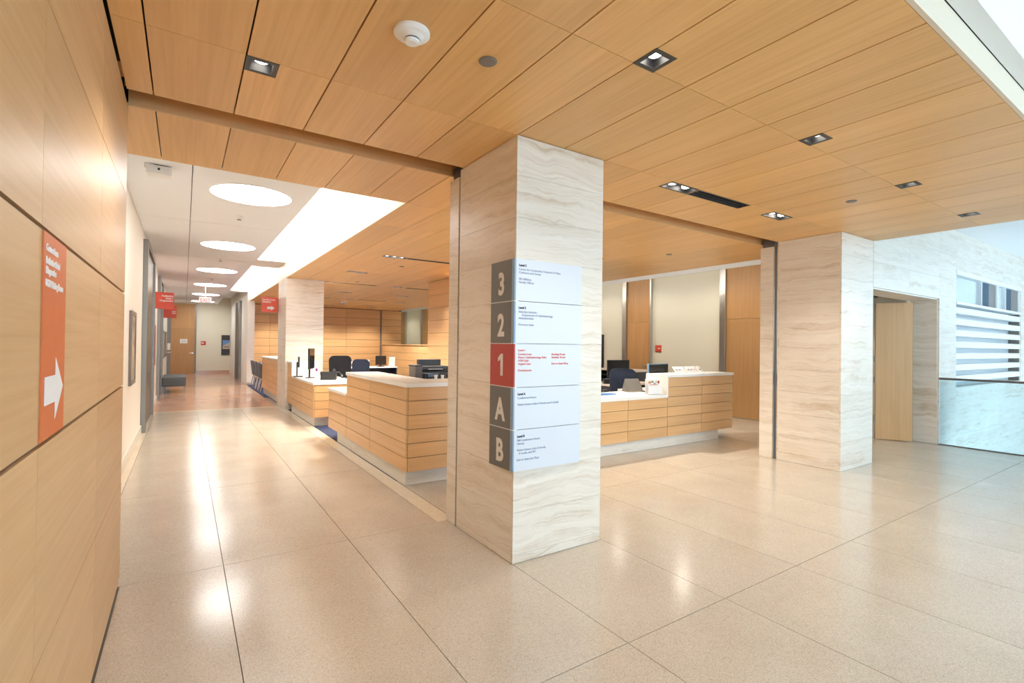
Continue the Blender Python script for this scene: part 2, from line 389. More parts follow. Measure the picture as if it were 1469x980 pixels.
# ---- stone wall in the atrium with opening and louvre bay (face at Y = 2.81)
YS = 2.81
bm = bmesh.new()
OPEN = (7.62, 10.10, -.02, 2.338); BAY = (10.91, 15.08, .88, 2.88)
grid_mesh(7.62, 18.2, -3.6, 3.6, [OPEN, BAY, (7.62, 10.10, -3.6, -.02)], lambda a, b, c, d: add_box(bm, a, b, YS + .022, 3.19, c, d))
ws = struct(mesh_obj('wall_stone', bm, 'travertine_base'))
zc = [-3.6, -2.9, -2.2, -1.5, -.9, -.3, .06, .642, 1.224, 1.806, 2.388, 2.679, 3.1, 3.54]
def slab_wall(x0, x1, z0, z1, xs):
    zz = [z0] + [z for z in zc if z0 + .05 < z < z1 - .05] + [z1]; xx = [x0] + [x for x in xs if x0 + .1 < x < x1 - .1] + [x1]
    for a, b in zip(xx, xx[1:]):
        for c, d in zip(zz, zz[1:]):
            box('stone_slab', a + .001, b - .001, YS, YS + .022, c + .001, d - .001, 'travertine', ws)
slab_wall(7.62, 10.10, 2.338, 3.54, [8.86]); slab_wall(10.10, 10.91, -3.6, 3.54, [])
slab_wall(10.91, 15.08, 2.88, 3.54, [12.3, 13.7]); slab_wall(10.91, 15.08, -3.6, .88, [12.3, 13.7]); slab_wall(15.08, 18.2, -3.6, 3.54, [16.4])
for c, d in zip([.002, .642, 1.224, 1.806], [.642, 1.224, 1.806, 2.318]):
    box('jamb_slab', 10.08, 10.10, YS + .023, 3.19, c + .001, d - .001, 'travertine', ws)
box('head_slab', 7.62, 10.08, YS + .023, 3.19, 2.318, 2.338, 'travertine', ws)
# louvre bay
box('bay_back', 10.91, 15.08, 3.00, 3.03, .88, 2.335, 'atrium_white', ws)
box('bay_reveal', 15.06, 15.08, YS + .023, 3.0, .88, 2.335, 'brown_reveal', ws)
louv = thing('louver_screen', 'white horizontal louver slats set into the stone atrium wall', 'louver', (13, 2.9, .88))
for k in range(7):
    zb_ = 2.143 - .1955 * k
    box('slat', 10.915, 15.055, 2.815, 2.96, zb_, zb_ + .105, 'slat_white', louv, .004)
box('frame_sill', 10.915, 15.055, 2.80, 2.99, 2.30, 2.345, 'slat_white', louv)
win = struct(thing('window_1', None, None, (13, 2.9, 2.345)))
box('window_frame', 10.912, 15.055, 2.80, 2.98, 2.80, 2.878, 'slat_white', win)
for a, b in ((10.912, 10.95), (12.36, 12.39), (13.38, 13.42), (13.95, 13.98), (15.02, 15.055)):
    box('mullion', a, b, 2.82, 2.98, 2.346, 2.80, 'slat_white', win)
for a, b in ((10.95, 11.65), (11.66, 12.36), (13.42, 13.95)):
    box('pane', a, b, 2.86, 2.87, 2.346, 2.80, 'mirror_glass', win)
for a, b, c in ((12.39, 12.93, 'deep_blue'), (12.93, 13.38, 'taupe'), (13.98, 14.5, 'deep_blue'), (14.5, 15.02, 'taupe')):
    box('dark_view_panel', a, b, 2.85, 2.87, 2.346, 2.80, c, win)  # opaque panels coloured like the dark view through the glass
# atrium lower level, unseen far wall, window narrowed to dim the stone wall
struct(box('floor_lower', 10.1, 18.4, -6.5, YS + .02, -3.8, -3.6, 'terrazzo'))
cw = struct(box('wall_atrium', 18.24, 18.40, -6.5, YS + .3, -3.8, 2.6, 'atrium_white'))
struct(box('wall_daylight_block', 18.24, 18.40, .2, YS + .3, 2.6, 3.54, 'atrium_white'))  # unseen infill that shortens the ribbon window to cut its light
cw1 = struct(thing('window_2', None, None, (18.3, -2, 2.6)))
for k in range(4): box('mullion', 18.24, 18.32, -6.4 + 1.84 * k - .03, -6.4 + 1.84 * k + .03, 2.6, 3.54, 'mullion', cw1)
struct(box('wall_light_block', 10.2, 18.4, -6.6, -6.45, -3.8, 3.54, 'atrium_white'))  # unseen solid wall added to keep window light off the atrium stone
cw2 = struct(thing('window_3', None, None, (5, -6.45, 0)))
for k in range(7): box('mullion', -.3 + 1.75 * k - .03, -.3 + 1.75 * k + .03, -6.5, -6.4, 0, 3.54, 'mullion', cw2)
for z in (.02, 1.1, 2.3): box('transom', -.3, 10.2, -6.49, -6.41, z - .02, z + .02, 'mullion', cw2)
# slab edge
struct(box('trim_2', 10.08, 10.12, -6.5, YS - .002, -.32, .001, 'steel'))

ORDN = ('first', 'second', 'third', 'fourth', 'fifth', 'sixth', 'seventh', 'eighth', 'ninth')
# ================================================================== STRUCTURE: ceilings
HOLES = []
def hole(x0, x1, y0, y1): HOLES.append((x0, x1, y0, y1))
SQ = [(1.888, 1.612), (3.542, 1.612), (5.196, 1.612), (6.85, 1.612), (.2405, 2.825)]
for x, y in SQ: hole(x + .004, x + .150, y, y + .146)
TW = [(3.545, 2.830), (5.205, 2.830)]
for x, y in TW: hole(x, x + .375, y, y + .146)
hole(3.945, 4.765, 2.835, 2.975)      # air slot beside the first twin light
LIN = [(2.725, 7.90, 3, 3.14, 3.94), (2.725, 10.05, 3, 0, 0), (2.725, 12.12, 3, 3.14, 4.00), (4.385, 12.12, 2, 4.78, 5.45),
       (3.60, 14.30, 3, 0, 0), (5.30, 14.30, 3, 0, 0), (4.40, 16.45, 2, 4.78, 5.75), (4.40, 8.80, 2, 0, 0), (2.725, 16.45, 3, 3.14, 3.90),
       (2.725, 19.6, 3, 0, 0), (4.40, 19.6, 3, 0, 0), (6.05, 19.6, 3, 0, 0), (6.05, 12.12, 3, 0, 0), (6.05, 8.80, 3, 0, 0), (5.36, 5.95, 3, 0, 0), (6.05, 16.45, 3, 0, 0)]  # several later rows added to brighten the office and its back wall
for x, y, n, s0, s1 in LIN:
    hole(x, x + .13 * n, y, y + .14)
    if s1: hole(s0, s1, y + .02, y + .12)
def cpanel(parent, x0, x1, y0, y1, mat='wood_ceiling', z=CZ, t=.02, name='ceiling_panel'):
    hs = [h for h in HOLES if h[0] < x1 and h[1] > x0 and h[2] < y1 and h[3] > y0]
    if not hs: return box(name, x0, x1, y0, y1, z, z + t, mat, parent)
    bm = bmesh.new(); grid_mesh(x0, x1, y0, y1, hs, lambda a, b, c, d: add_box(bm, a, b, c, d, z, z + t))
    bmesh.ops.remove_doubles(bm, verts=bm.verts, dist=1e-5)
    return mesh_obj(name, bm, mat, parent)
ce = struct(box('ceiling', -.60, 7.66, .83, 3.60, 3.10, 3.20, 'dark_gap'))
XS = [XWL + .008, -.173] + [-.173 + PX * k for k in range(1, 19)] + [7.65]
for r0, r1 in ((.807, 1.757), (1.757, 2.818), (2.818, 3.60)):
    for a, b in zip(XS, XS[1:]): cpanel(ce, a + .004, b - .004, r0 + (.0015 if r0 > 1 else 0), r1 - .0015)
# fascia of the near edge and of the atrium edge, and the slot for the sliding grille
struct(box('trim_3', -.60, 7.66, .785, .805, CZ - .0, 3.098, 'beige_fascia'))
struct(box('trim_4', 7.652, 7.672, .785, 2.80, CZ, 3.10, 'beige_fascia'))
struct(box('ceiling_atrium', -.60, 18.4, -6.5, YS + .3, 3.54, 3.66, 'atrium_white'))
struct(box('trim_5', -.60, 7.74, .70, .78, 3.098, 3.54, 'atrium_white'))
struct(box('trim_6', 7.66, 7.74, .78, YS, 3.10, 3.54, 'atrium_white'))
sl = struct(box('ceiling_slot', -.60, 7.66, 3.60, 3.85, 3.12, 3.16, 'wood_x'))
box('slot_side', XWL, 7.66, 3.84, 3.852, CZ, 3.12, 'wood_x', sl); box('slot_side', XWL, 7.66, 3.598, 3.61, CZ + .021, 3.12, 'wood_x', sl)
# wood strip across the corridor and office ceiling
co = struct(box('ceiling_office', -.60, 7.80, 3.86, 4.83, 3.10, 3.16, 'dark_gap'))
XC = [XWC + .001] + [-.173 + PX * k for k in range(0, 5)] + [1.885]
for a, b in zip(XC, XC[1:]): cpanel(co, a + .003, b - .003, 3.853, 4.842)
box('edge_strip', XWC, 1.88, 4.832, 4.844, CZ + .021, 3.56, 'white_paint', co)
co2 = struct(box('ceiling_office_deep', 1.90, 7.78, 4.83, YB, 3.10, 3.16, 'dark_gap'))
XO = [1.888 + PX * k for k in range(0, 15)] + [7.79]
rows = [3.853, 4.85, 5.90, 7.97, 10.04, 12.11, 14.18, 16.25, 18.32, YB]
for r0, r1 in zip(rows, rows[1:]):
    for a, b in zip(XO, XO[1:]): cpanel(co2, a + .003, b - .003, r0 + .0015, r1 - .0015)
struct(box('trim_7', 1.875, 1.887, 4.845, YB, CZ, 3.60, 'beige_fascia')).__setitem__('label', 'pale fascia of the cove')
struct(box('trim_8', 7.79, 7.80, 3.86, YB, CZ, 3.20, 'white_paint'))
struct(box('ceiling_light_seal', -.95, 18.4, -6.5, YE + .8, 3.70, 3.80, 'white_paint'))  # unseen slab added to stop sky light leaking in from above
struct(box('wall_light_seal', -.95, -.80, -6.5, YE + .8, -.3, 3.70, 'white_paint'))  # unseen box added to seal the left side against light leaks
struct(box('wall_side_seal', 7.86, 7.98, YB + .2, YE + .6, 0, 3.6, 'cream_paint'))  # unseen wall added to close the passage to outside light
# corridor ceiling with seams
cc = struct(box('ceiling_corridor', -.60, 1.28, 4.846, YE, 3.312, 3.33, 'dark_gap'))
yc = [4.848, 8.665, 12.40, 16.13, 19.86, 23.59, YE]
for a, b in ((XWC, .045), (.045, 1.285)):
    for c, d in zip(yc, yc[1:]): box('ceiling_panel', a + .004, b - .004, c + .008, d - .008, CORR_Z, 3.312, 'ceiling_white', cc)
cv = struct(box('ceiling_cove', .95, 1.90, 4.846, YE, 3.60, 3.66, 'white_paint'))
box('cove_back', .95, 1.0, 4.846, YE, 3.34, 3.60, 'white_paint', cv)
box('cove_beam', 1.29, 1.875, 12.05, 13.1, 3.30, 3.60, 'white_paint', cv); box('cove_beam', 1.29, 1.83, 19.5, 20.0, CORR_Z - .02, 3.60, 'white_paint', cv)
struct(box('ceiling_side', 7.80, XR, 3.20, YE + .6, 3.40, 3.46, 'white_paint'))
for k, y in enumerate((4.8, 6.6, 8.4, 10.2, 12.5, 15.0, 18.0, 21.5, 24.5)):  # unseen lights added to brighten the office right wall
    t = tag(bpy.data.objects.new('fill_light', None), ORDN[k] + ' unseen added fill light from the lobby in the side passage ceiling', 'light', 'side passage fill lights'); link(t, None, (8.7, y, 3.40))
    bm = bmesh.new(); add_lathe(bm, [(.07, 0), (.07, -.005), (.055, -.007)], (8.7, y, 3.40), 24); mesh_obj('trim_ring', bm, 'white_plastic', t)
    bm = bmesh.new(); add_lathe(bm, [(.054, -.002), (.05, -.006)], (8.7, y, 3.40), 24); mesh_obj('lamp', bm, 'lamp_warm', t)
    l = spot(0, 0, 0, 70, 2.6); o = bpy.data.objects.new('fill_light_beam', l); link(o, t, (8.7, y, 3.385))
# cove lamps
for k, (y0, y1) in enumerate(((4.95, 8.5), (8.6, 12.0), (13.15, 16.2), (16.3, 19.4))):
    tag(box('cove_light', 1.14, 1.20, y0, y1, 3.352, 3.39, 'cove_strip'), ('first', 'second', 'third', 'fourth')[k] + ' cove lamp from the wood strip, tucked above the corridor ceiling edge', 'light', 'cove lamps')
for k, (y0, y1) in enumerate(((4.4, 9.5), (9.7, 15.0), (15.2, 20.5))):
    tag(box('cove_light', 7.60, 7.66, y0, y1, 3.24, 3.275, 'side_strip'), ('first', 'second', 'third')[k] + ' side cove lamp from the lobby, above the wood ceiling edge', 'light', 'side cove lamps')

# ================================================================== stone columns
zcol = [.002, .06, .351, .642, .933, 1.224, 1.515, 1.806, 2.097, 2.388, 2.679, CZ - .003]
def column(label, x0, x1, y0, y1, post=None, zs=None, chm='slate_channel'):
    t = thing('stone_column', label, 'column', ((x0 + x1) / 2, (y0 + y1) / 2, 0))
    zs = zs or zcol
    box('core', x0 + .02, x1 - .02, y0 + .02, y1 - .02, 0, CZ - .006, 'travertine_base', t)
    for c, d in zip(zs, zs[1:]):
        g = .0008; a, b = c + g, d - g
        box('stone_slab', x0, x1, y0, y0 + .019, a, b, 'travertine', t); box('stone_slab', x0, x1, y1 - .019, y1, a, b, 'travertine', t)
        box('stone_slab', x0, x0 + .019, y0 + .0195, y1 - .0195, a, b, 'travertine', t); box('stone_slab', x1 - .019, x1, y0 + .0195, y1 - .0195, a, b, 'travertine', t)
    if post:
        p0, p1, px1 = post
        ch = box('grille_channel', x0 + .03, px1, y1, p0, .001, CZ + .06, chm, t)
        box('channel_guide', x0 + .008, x0 + .03, y1 + .006, y1 + .014, .01, CZ - .02, 'chrome', t); box('channel_guide', x0 + .008, x0 + .03, p0 - .014, p0 - .006, .01, CZ - .02, 'chrome', t)
        for c, d in zip(zs, zs[1:]):
            box('jamb_slab', x0, px1, p0, p1, c + .0008, d - .0008 - (.05 if d > 2.9 else 0), 'travertine', t)
        box('gap_block', x0 + .02, px1 - .02, p0 + .0, p1 - .02, CZ - .05, CZ + .06, 'dark_steel', t)  # dark block filling the gap above the jamb
    return t
column('travertine column carrying the floor directory sign', 1.89, 2.70, YS, 3.648, (3.672, 3.835, 2.2), chm='pale_channel')
column('travertine column beside the tall doorway, with a dark grille channel', 6.71, 7.615, YS, 3.59, (3.655, 3.835, 7.1))
column('travertine column between the reception counters with a red blade sign', 1.885, 2.69, 12.0, 13.1)

# ================================================================== counters
PH = .1483
def panel_face(parent, axis, c, a, b, splits, rows, z0=.163, inward=1, mat=None):
    """rows of boards on a face; axis 'X' = face at X=c running along Y"""
    pts = [a] + splits + [b]
    for p, q in zip(pts, pts[1:]):
        for k in range(rows):
            lo, hi = z0 + PH * k + .003, z0 + PH * (k + 1) - .003
            if axis == 'X': box('board', c, c + .018 * inward, p + .003, q - .003, lo, hi, mat or 'wood_y', parent) if inward > 0 else box('board', c - .018, c, p + .003, q - .003, lo, hi, mat or 'wood_y', parent)
            else: box('board', p + .003, q - .003, c, c + .018, lo, hi, mat or 'wood_x', parent)
def slab(parent, x0, x1, y0, y1, top, t=.042): return box('worktop', x0, x1, y0, y1, top - t, top, 'white_slab', parent, .004)
def stone_plinth(parent, segs):
    for x0, x1, y0, y1 in segs: box('plinth_stone', x0, x1, y0, y1, .003, .160, 'travertine_base', parent)
# corner counter: left leg along the corridor, front leg towards the lobby
XF, YF = 1.932, 4.88
ct = thing('reception_counter', 'wood slatted corner counter with raised white top near the directory column', 'counter', (2.6, 5.5, 0))
bm = bmesh.new()
add_box(bm, XF + .019, 2.36, YF + .019, 7.15, .162, 1.045); add_box(bm, XF + .019, 2.36, 7.15, 8.18, .162, .745)
add_box(bm, 2.36, 3.70, YF + .019, 5.36, .162, 1.045)
mesh_obj('carcass', bm, 'dark_gap', ct)
stone_plinth(ct, [(XF + .03, XF + .05, YF + .09, 5.9), (XF + .03, XF + .05, 5.902, 6.85), (XF + .03, XF + .05, 6.852, 7.74), (XF + .05, 2.72, YF + .09, YF + .11), (2.722, 3.70, YF + .09, YF + .11)])
panel_face(ct, 'X', XF, YF, 7.15, [6.08], 6); panel_face(ct, 'X', XF, 7.15, 8.19, [], 4)
panel_face(ct, 'Y', YF, XF + .019, 3.70, [2.721], 6)
bm = bmesh.new(); add_box(bm, XF - .012, 2.38, YF - .012, 7.16, 1.048, 1.09); add_box(bm, 2.38, 3.70, YF - .012, 5.40, 1.048, 1.09)
mesh_obj('raised_worktop', bm, 'white_slab', ct)
box('worktop', XF - .012, 2.60, 7.162, 8.20, .748, .79, 'white_slab', ct, .004)
box('step_riser', XF + .02, 2.38, 7.152, 7.175, .79, 1.048, 'white_slab', ct)
box('end_panel', XF + .02, 2.36, 8.181, 8.199, .163, .745, 'wood_x', ct)
# second counter further along the corridor
c2 = thing('reception_counter', 'low wood counter with a monitor and phone on its white top, beside the far column', 'counter', (2.3, 10.5, 0))
bm = bmesh.new(); add_box(bm, XF + .019, 2.70, 9.28 + .019, 11.43, .162, .745); add_box(bm, XF + .019, 2.45, 11.43, 11.99, .162, 1.045)
mesh_obj('carcass', bm, 'dark_gap', c2)
stone_plinth(c2, [(XF + .03, XF + .05, 9.36, 10.6), (XF + .03, XF + .05, 10.602, 11.6), (XF + .05, 2.70, 9.36, 9.38)])
panel_face(c2, 'X', XF, 9.28, 11.43, [10.36], 4); panel_face(c2, 'X', XF, 11.43, 11.99, [], 6)
panel_face(c2, 'Y', 9.28, XF + .019, 2.721, [], 4)
slab(c2, XF - .012, 2.74, 9.265, 11.43, .79); slab(c2, XF - .012, 2.46, 11.40, 11.995, 1.09)
box('step_riser', XF - .01, 2.46, 11.405, 11.43, .79, 1.048, 'white_slab', c2)
# third counter behind the far column
c3 = thing('reception_counter', 'wood counter behind the far column, next to the row of waiting chairs', 'counter', (2.2, 14.6, 0))
box('carcass', XF + .019, 2.45, 13.11, 16.28, .162, 1.045, 'dark_gap', c3)
stone_plinth(c3, [(XF + .03, XF + .05, 13.11, 14.7), (XF + .03, XF + .05, 14.702, 16.2)])
panel_face(c3, 'X', XF, 13.11, 16.30, [14.17, 15.23], 6)
box('end_panel', XF + .02, 2.45, 16.281, 16.299, .163, 1.045, 'wood_x', c3)
slab(c3, XF - .012, 2.48, 13.105, 16.31, 1.09)
# lobby counter on the right
c4 = thing('reception_counter', 'wide wood counter facing the lobby with low and raised white tops', 'counter', (5.8, 5.3, 0))
YL = 4.87
bm = bmesh.new(); add_box(bm, 3.71, 6.04, YL + .019, 5.55, .162, .745); add_box(bm, 6.04, 7.68, YL + .019, 5.25, .162, 1.045); add_box(bm, 6.1, 7.3, 5.25, 5.9, .68, .75)
mesh_obj('carcass', bm, 'dark_gap', c4)
stone_plinth(c4, [(3.71, 4.40, YL + .04, YL + .06), (4.402, 5.13, YL + .04, YL + .06), (5.132, 5.88, YL + .04, YL + .06), (5.882, 6.67, YL + .04, YL + .06), (6.672, 7.36, YL + .04, YL + .06)])
panel_face(c4, 'Y', YL, 3.71, 6.04, [4.375, 5.202], 4); panel_face(c4, 'Y', YL, 6.042, 7.70, [6.87], 6)
panel_face(c4, 'X', 7.70, YL + .019, 5.25, [], 6, inward=-1)
slab(c4, 3.71, 6.035, YL - .012, 5.62, .79); slab(c4, 6.02, 7.715, YL - .012, 5.27, 1.09)
box('step_riser', 6.02, 6.043, YL - .010, 5.27, .752, 1.048, 'white_slab', c4); box('worktop', 6.1, 7.3, 5.27, 5.95, .75, .79, 'white_slab', c4)

# ================================================================== directory sign wrapped around the column corner
ds = thing('directory_sign', 'five-level directory sign wrapped around the travertine column corner', 'sign', (1.87, 2.78, .64))
zl = [.640, .924, 1.213, 1.513, 1.804, 2.095]
LV = [('B', 'Level B', ['RM Conference Room', 'Library', '', 'Vision Science Labs B North,', '   B South, and BH', '', 'Exit to Stein Eye Plaza'], None),
      ('A', 'Level A', ['Conference Room', '', 'Vision Science Labs A North and A South'], None),
      ('1', 'Level 1', ['Contact Lens', 'Neuro Ophthalmology Suite', 'UGB Suite', 'Urgent Care', '', 'Development'], ['Reading Room', 'Seminar Room', '', 'Exit to Stein Plaza']),
      ('2', 'Level 2', ['Stein Eye Institute -', '     Department of Ophthalmology', 'Administration', '', 'Directors Suite'], None),
      ('3', 'Level 3', ['Center for Community Outreach & Policy', 'Contracts and Grants', '', 'SEI Affiliates', 'Faculty Offices'], None)]
for (ch, head, lines, right), z0, z1 in zip(LV, zl, zl[1:]):
    red = ch == '1'
    f = box('text_panel', 1.872, 2.462, 2.780, 2.8085, z0 + .002, z1 - .002, 'sign_face', ds)
    b = box('level_panel', 1.860, 1.8885, 2.814, 3.085, z0 + .002, z1 - .002, 'level_red' if red else 'sign_grey', ds)
    box('edge_strip', 1.860, 1.871, 2.780, 2.813, z0 + .002, z1 - .002, 'level_red' if red else 'sign_edge', ds)
    if ch == '1':
        zc_ = (z0 + z1) / 2; bm = bmesh.new()
        V_ = [bm.verts.new((1.8585, 2.945 - u, zc_ + w)) for u, w in ((.000, -.076), (.030, -.076), (.030, .078), (.006, .078), (-.032, .050), (-.032, .022), (.000, .040))]
        fc = bm.faces.new(V_); r = bmesh.ops.extrude_face_region(bm, geom=[fc]); bmesh.ops.translate(bm, vec=(.0014, 0, 0), verts=[v for v in r['geom'] if isinstance(v, bmesh.types.BMVert)])
        mesh_obj('lettering', bm, 'ink_stone', b)
    else:
        text(ch, .215, 'ink_stone', b, (1.8590, 2.945, (z0 + z1) / 2 + .082), '-X', 'CENTER', bold=.0075, sx=.80)
    y = 2.7790
    text(head, .0215, 'ink_red' if red else 'ink_black', f, (1.895, y, z1 - .035), '-Y', bold=.0004 if red else .0009)
    for xx, ls in ((1.895, lines), (2.185, right or [])):
        for q, ln in enumerate(ls):
            if ln.strip(): text(ln.strip(), .0212, 'ink_red' if red else 'ink_grey', f, (xx + .006 * (len(ln) - len(ln.lstrip())), y, z1 - .062 - .0222 * q), '-Y', bold=.0002)
for z in zl[1:-1]:
    box('divider', 1.858, 1.8885, 2.7785, 3.085, z - .002, z + .002, 'white_plastic', ds)

# orange wayfinding panel on the wood wall
os_ = thing('wayfinding_sign', 'tall orange wayfinding panel with white arrow on the wood wall', 'sign', (-.30, 1.88, 1.23))
op = box('sign_panel', XWL + .0005, XWL + .004, 1.733, 2.022, 1.232, 1.783, 'sign_orange', os_)
def arrow(parent, pts, face, loc, t=.001):
    bm = bmesh.new()
    A = [bm.verts.new(p) for p in pts]; fc = bm.faces.new(A); r = bmesh.ops.extrude_face_region(bm, geom=[fc])
    d = {'+X': Vector((t, 0, 0)), '-Y': Vector((0, -t, 0))}[face]
    bmesh.ops.translate(bm, vec=d, verts=[v for v in r['geom'] if isinstance(v, bmesh.types.BMVert)])
    return mesh_obj('arrow', bm, 'ink_white', parent, loc)
xa = XWL + .0042
arrow(op, [(xa, y, z) for y, z in ((1.765, 1.324), (1.895, 1.324), (1.895, 1.275), (1.998, 1.362), (1.895, 1.449), (1.895, 1.400), (1.765, 1.400))], '+X', (0, 0, 0))
for z, s in ((1.757, 'Contact Lens'), (1.723, 'Pediatrics Suite/'), (1.697, 'Diagnostics'), (1.663, 'UGB Waiting Room')):
    text(s, .0265, 'ink_white', op, (XWL + .0048, 1.755, z), '+X', bold=.0009, sx=1.0)

# blade signs
def blade(label, x0, x1, y, z0, z1, lines, size, align, tx, tz, arr=False):
    t = thing('blade_sign', label, 'sign', ((x0 + x1) / 2, y, z0), None, 'red blade signs')
    p = box('sign_panel', x0, x1, y, y + .02, z0, z1, 'sign_red', t, .002)
    box('mount_bracket', x0 - .012 if x0 < 0 else x1, x0 if x0 < 0 else x1 + .012, y + .004, y + .016, z0 + .03, z1 - .03, 'steel', t)
    text('\n'.join(lines), size, 'ink_white', p, (tx, y - .0008, tz), '-Y', align, bold=.0016)
    if arr:
        cx = (x0 + x1) / 2 + .02; cz = z0 + .10
        arrow(p, [(cx + a, y - .0002, cz + b) for a, b in ((-.075, -.028), (.01, -.028), (.01, -.055), (.085, 0), (.01, .055), (.01, .028), (-.075, .028))], '-Y', (0, 0, 0))
    return t
blade('red blade sign reading Pediatrics Suite Diagnostics on the white corridor wall', -.565, -.205, 13.2, 2.205, 2.57, ['Pediatrics', 'Suite /', 'Diagnostics'], .052, 'RIGHT', -.222, 2.515)
blade('red blade sign reading Suite behind another red sign on the corridor wall', -.565, -.205, 17.5, 2.175, 2.54, ['', '', '', 'UGB', 'Suite'], .048, 'RIGHT', -.222, 2.53)
blade('red blade sign with white arrow fixed to the far travertine column', 1.51, 1.872, 13.05, 2.225, 2.585, ['Contact Lens', 'Check-in'], .052, 'LEFT', 1.528, 2.545, True)

# ================================================================== corridor fittings
def framed(label, face_x, y0, y1, z0, z1, frame='taupe', art='art_print'):
    t = thing('framed_picture', label, 'picture', (face_x, (y0 + y1) / 2, z0), None, 'pictures on the corridor wall')
    x0, x1 = face_x + .001, face_x + .03
    bm = bmesh.new(); w = .05
    add_box(bm, x0, x1, y0, y1, z0, z0 + w); add_box(bm, x0, x1, y0, y1, z1 - w, z1); add_box(bm, x0, x1, y0, y0 + w, z0 + w, z1 - w); add_box(bm, x0, x1, y1 - w, y1, z0 + w, z1 - w)
    mesh_obj('frame', bm, frame, t); box('print', x0, x1 - .012, y0 + w, y1 - w, z0 + w, z1 - w, art, t)
framed('tall framed print beside the end of the wood wall', XWC, 7.78, 8.48, .93, 1.88)
framed('framed print with reddish frame past the first steel doorway', XWC, 13.3, 13.95, .95, 1.86, 'level_red')
framed('framed print between the bench and the blade signs', XWC, 18.7, 20.2, .95, 1.83)
framed('framed print furthest down the corridor, by the hand sanitizer', XWC, 21.4, 23.2, .95, 1.83)
def steel_door(n, y0, y1, z1, leaf='steel'):
    t = struct(thing('door_%d' % n, None, None, (XWC, (y0 + y1) / 2, 0)))
    w = .16
    box('door_jamb', XWC, XWC + .07, y0, y0 + w, 0, z1, 'steel', t, .004); box('door_jamb', XWC, XWC + .07, y1 - w, y1, 0, z1, 'steel', t, .004)
    box('door_head', XWC, XWC + .07, y0 + w, y1 - w, z1 - .10, z1, 'steel', t)
    lf = box('door_leaf', XWC, XWC + .03, y0 + w, y1 - w, .006, z1 - .10, leaf, t)
    bm = bmesh.new(); add_cyl(bm, (XWC + .03, y0 + w + .12, 1.0), (XWC + .075, y0 + w + .12, 1.0), .012); add_cyl(bm, (XWC + .075, y0 + w + .11, 1.0), (XWC + .075, y0 + w + .26, 1.0), .010)
    mesh_obj('door_lever', bm, 'chrome', lf)
steel_door(1, 10.0, 12.55, 3.16); steel_door(2, 15.3, 17.35, 3.16); steel_door(3, 24.0, 25.9, 3.1)
# end door
d4 = struct(thing('door_4', None, None, (0, YE, 0)))
lf = box('door_leaf', -.52, .40, YE - .03, YE, .01, 2.13, 'wood_door', d4); box('transom_panel', -.52, .40, YE - .03, YE, 2.135, 3.23, 'wood_door', d4)
box('door_jamb', .40, .46, YE - .05, YE, 0, 3.24, 'steel', d4); box('door_jamb', -.56, -.52, YE - .05, YE, 0, 3.24, 'steel', d4)
bm = bmesh.new(); add_cyl(bm, (.33, YE - .03, .96), (.33, YE - .08, .96), .02); add_cyl(bm, (.34, YE - .08, .96), (.20, YE - .08, .96), .014); mesh_obj('door_lever', bm, 'chrome', lf)
nt_ = thing('door_notice', 'white paper notice taped to the wooden door at the corridor end', 'notice', (-.03, YE - .035, 1.41))
box('sheet', -.17, .11, YE - .034, YE - .031, 1.41, 1.61, 'paper', nt_)
for k in range(3): box('print_line', -.12, .06, YE - .0355, YE - .034, 1.45 + .05 * k, 1.465 + .05 * k, 'ink_grey', nt_)
rp = thing('room_plate', 'small red room plate on the cream wall beside the corridor-end door', 'sign', (.74, YE, 1.32))
box('plate', .64, .84, YE - .012, YE - .001, 1.33, 1.52, 'sign_red', rp); box('print_line', .67, .75, YE - .0135, YE - .012, 1.40, 1.46, 'ink_white', rp)
pp = thing('building_poster', 'dark mounted photo of a building on the cream end wall', 'poster', (1.65, YE, .86))
box('mount', 1.47, 1.815, YE - .03, YE - .001, .86, 1.82, 'charcoal', pp); box('photo_sky', 1.52, 1.815, YE - .033, YE - .030, 1.32, 1.58, 'sky_print', pp)
bm = bmesh.new()
for vs in ([(1.52, 1.16), (1.815, 1.16), (1.815, 1.46), (1.68, 1.40), (1.52, 1.30)],):
    bm.faces.new([bm.verts.new((x, YE - .0345, z)) for x, z in vs])
r = bmesh.ops.extrude_face_region(bm, geom=list(bm.faces)); bmesh.ops.translate(bm, vec=(0, .004, 0), verts=[v for v in r['geom'] if isinstance(v, bmesh.types.BMVert)])
mesh_obj('photo_building', bm, 'building_print', pp)
for k in range(4): box('photo_window', 1.56 + .06 * k, 1.59 + .06 * k, YE - .0365, YE - .0345, 1.22, 1.29, 'charcoal', pp)
# hand sanitizer
hs = thing('sanitizer_dispenser', 'white hand sanitizer dispenser on the wall beside the corridor-end door', 'dispenser', (-.52, 23.6, 1.05))
box('body', XWC + .001, XWC + .12, 23.5, 23.75, 1.15, 1.42, 'white_plastic', hs, .02); box('drip_tray', XWC + .001, XWC + .14, 23.52, 23.73, 1.05, 1.08, 'white_plastic', hs, .01)
# far right steel doorway of the corridor
d5 = struct(thing('door_5', None, None, (1.8, 22.3, 0)))
box('door_jamb', 1.74, 1.83, 21.6, 21.85, 0, 3.1, 'steel', d5); box('door_jamb', 1.74, 1.83, 23.1, 23.35, 0, 3.1, 'steel', d5); box('door_leaf', 1.79, 1.83, 21.85, 23.1, .006, 3.1, 'steel', d5)
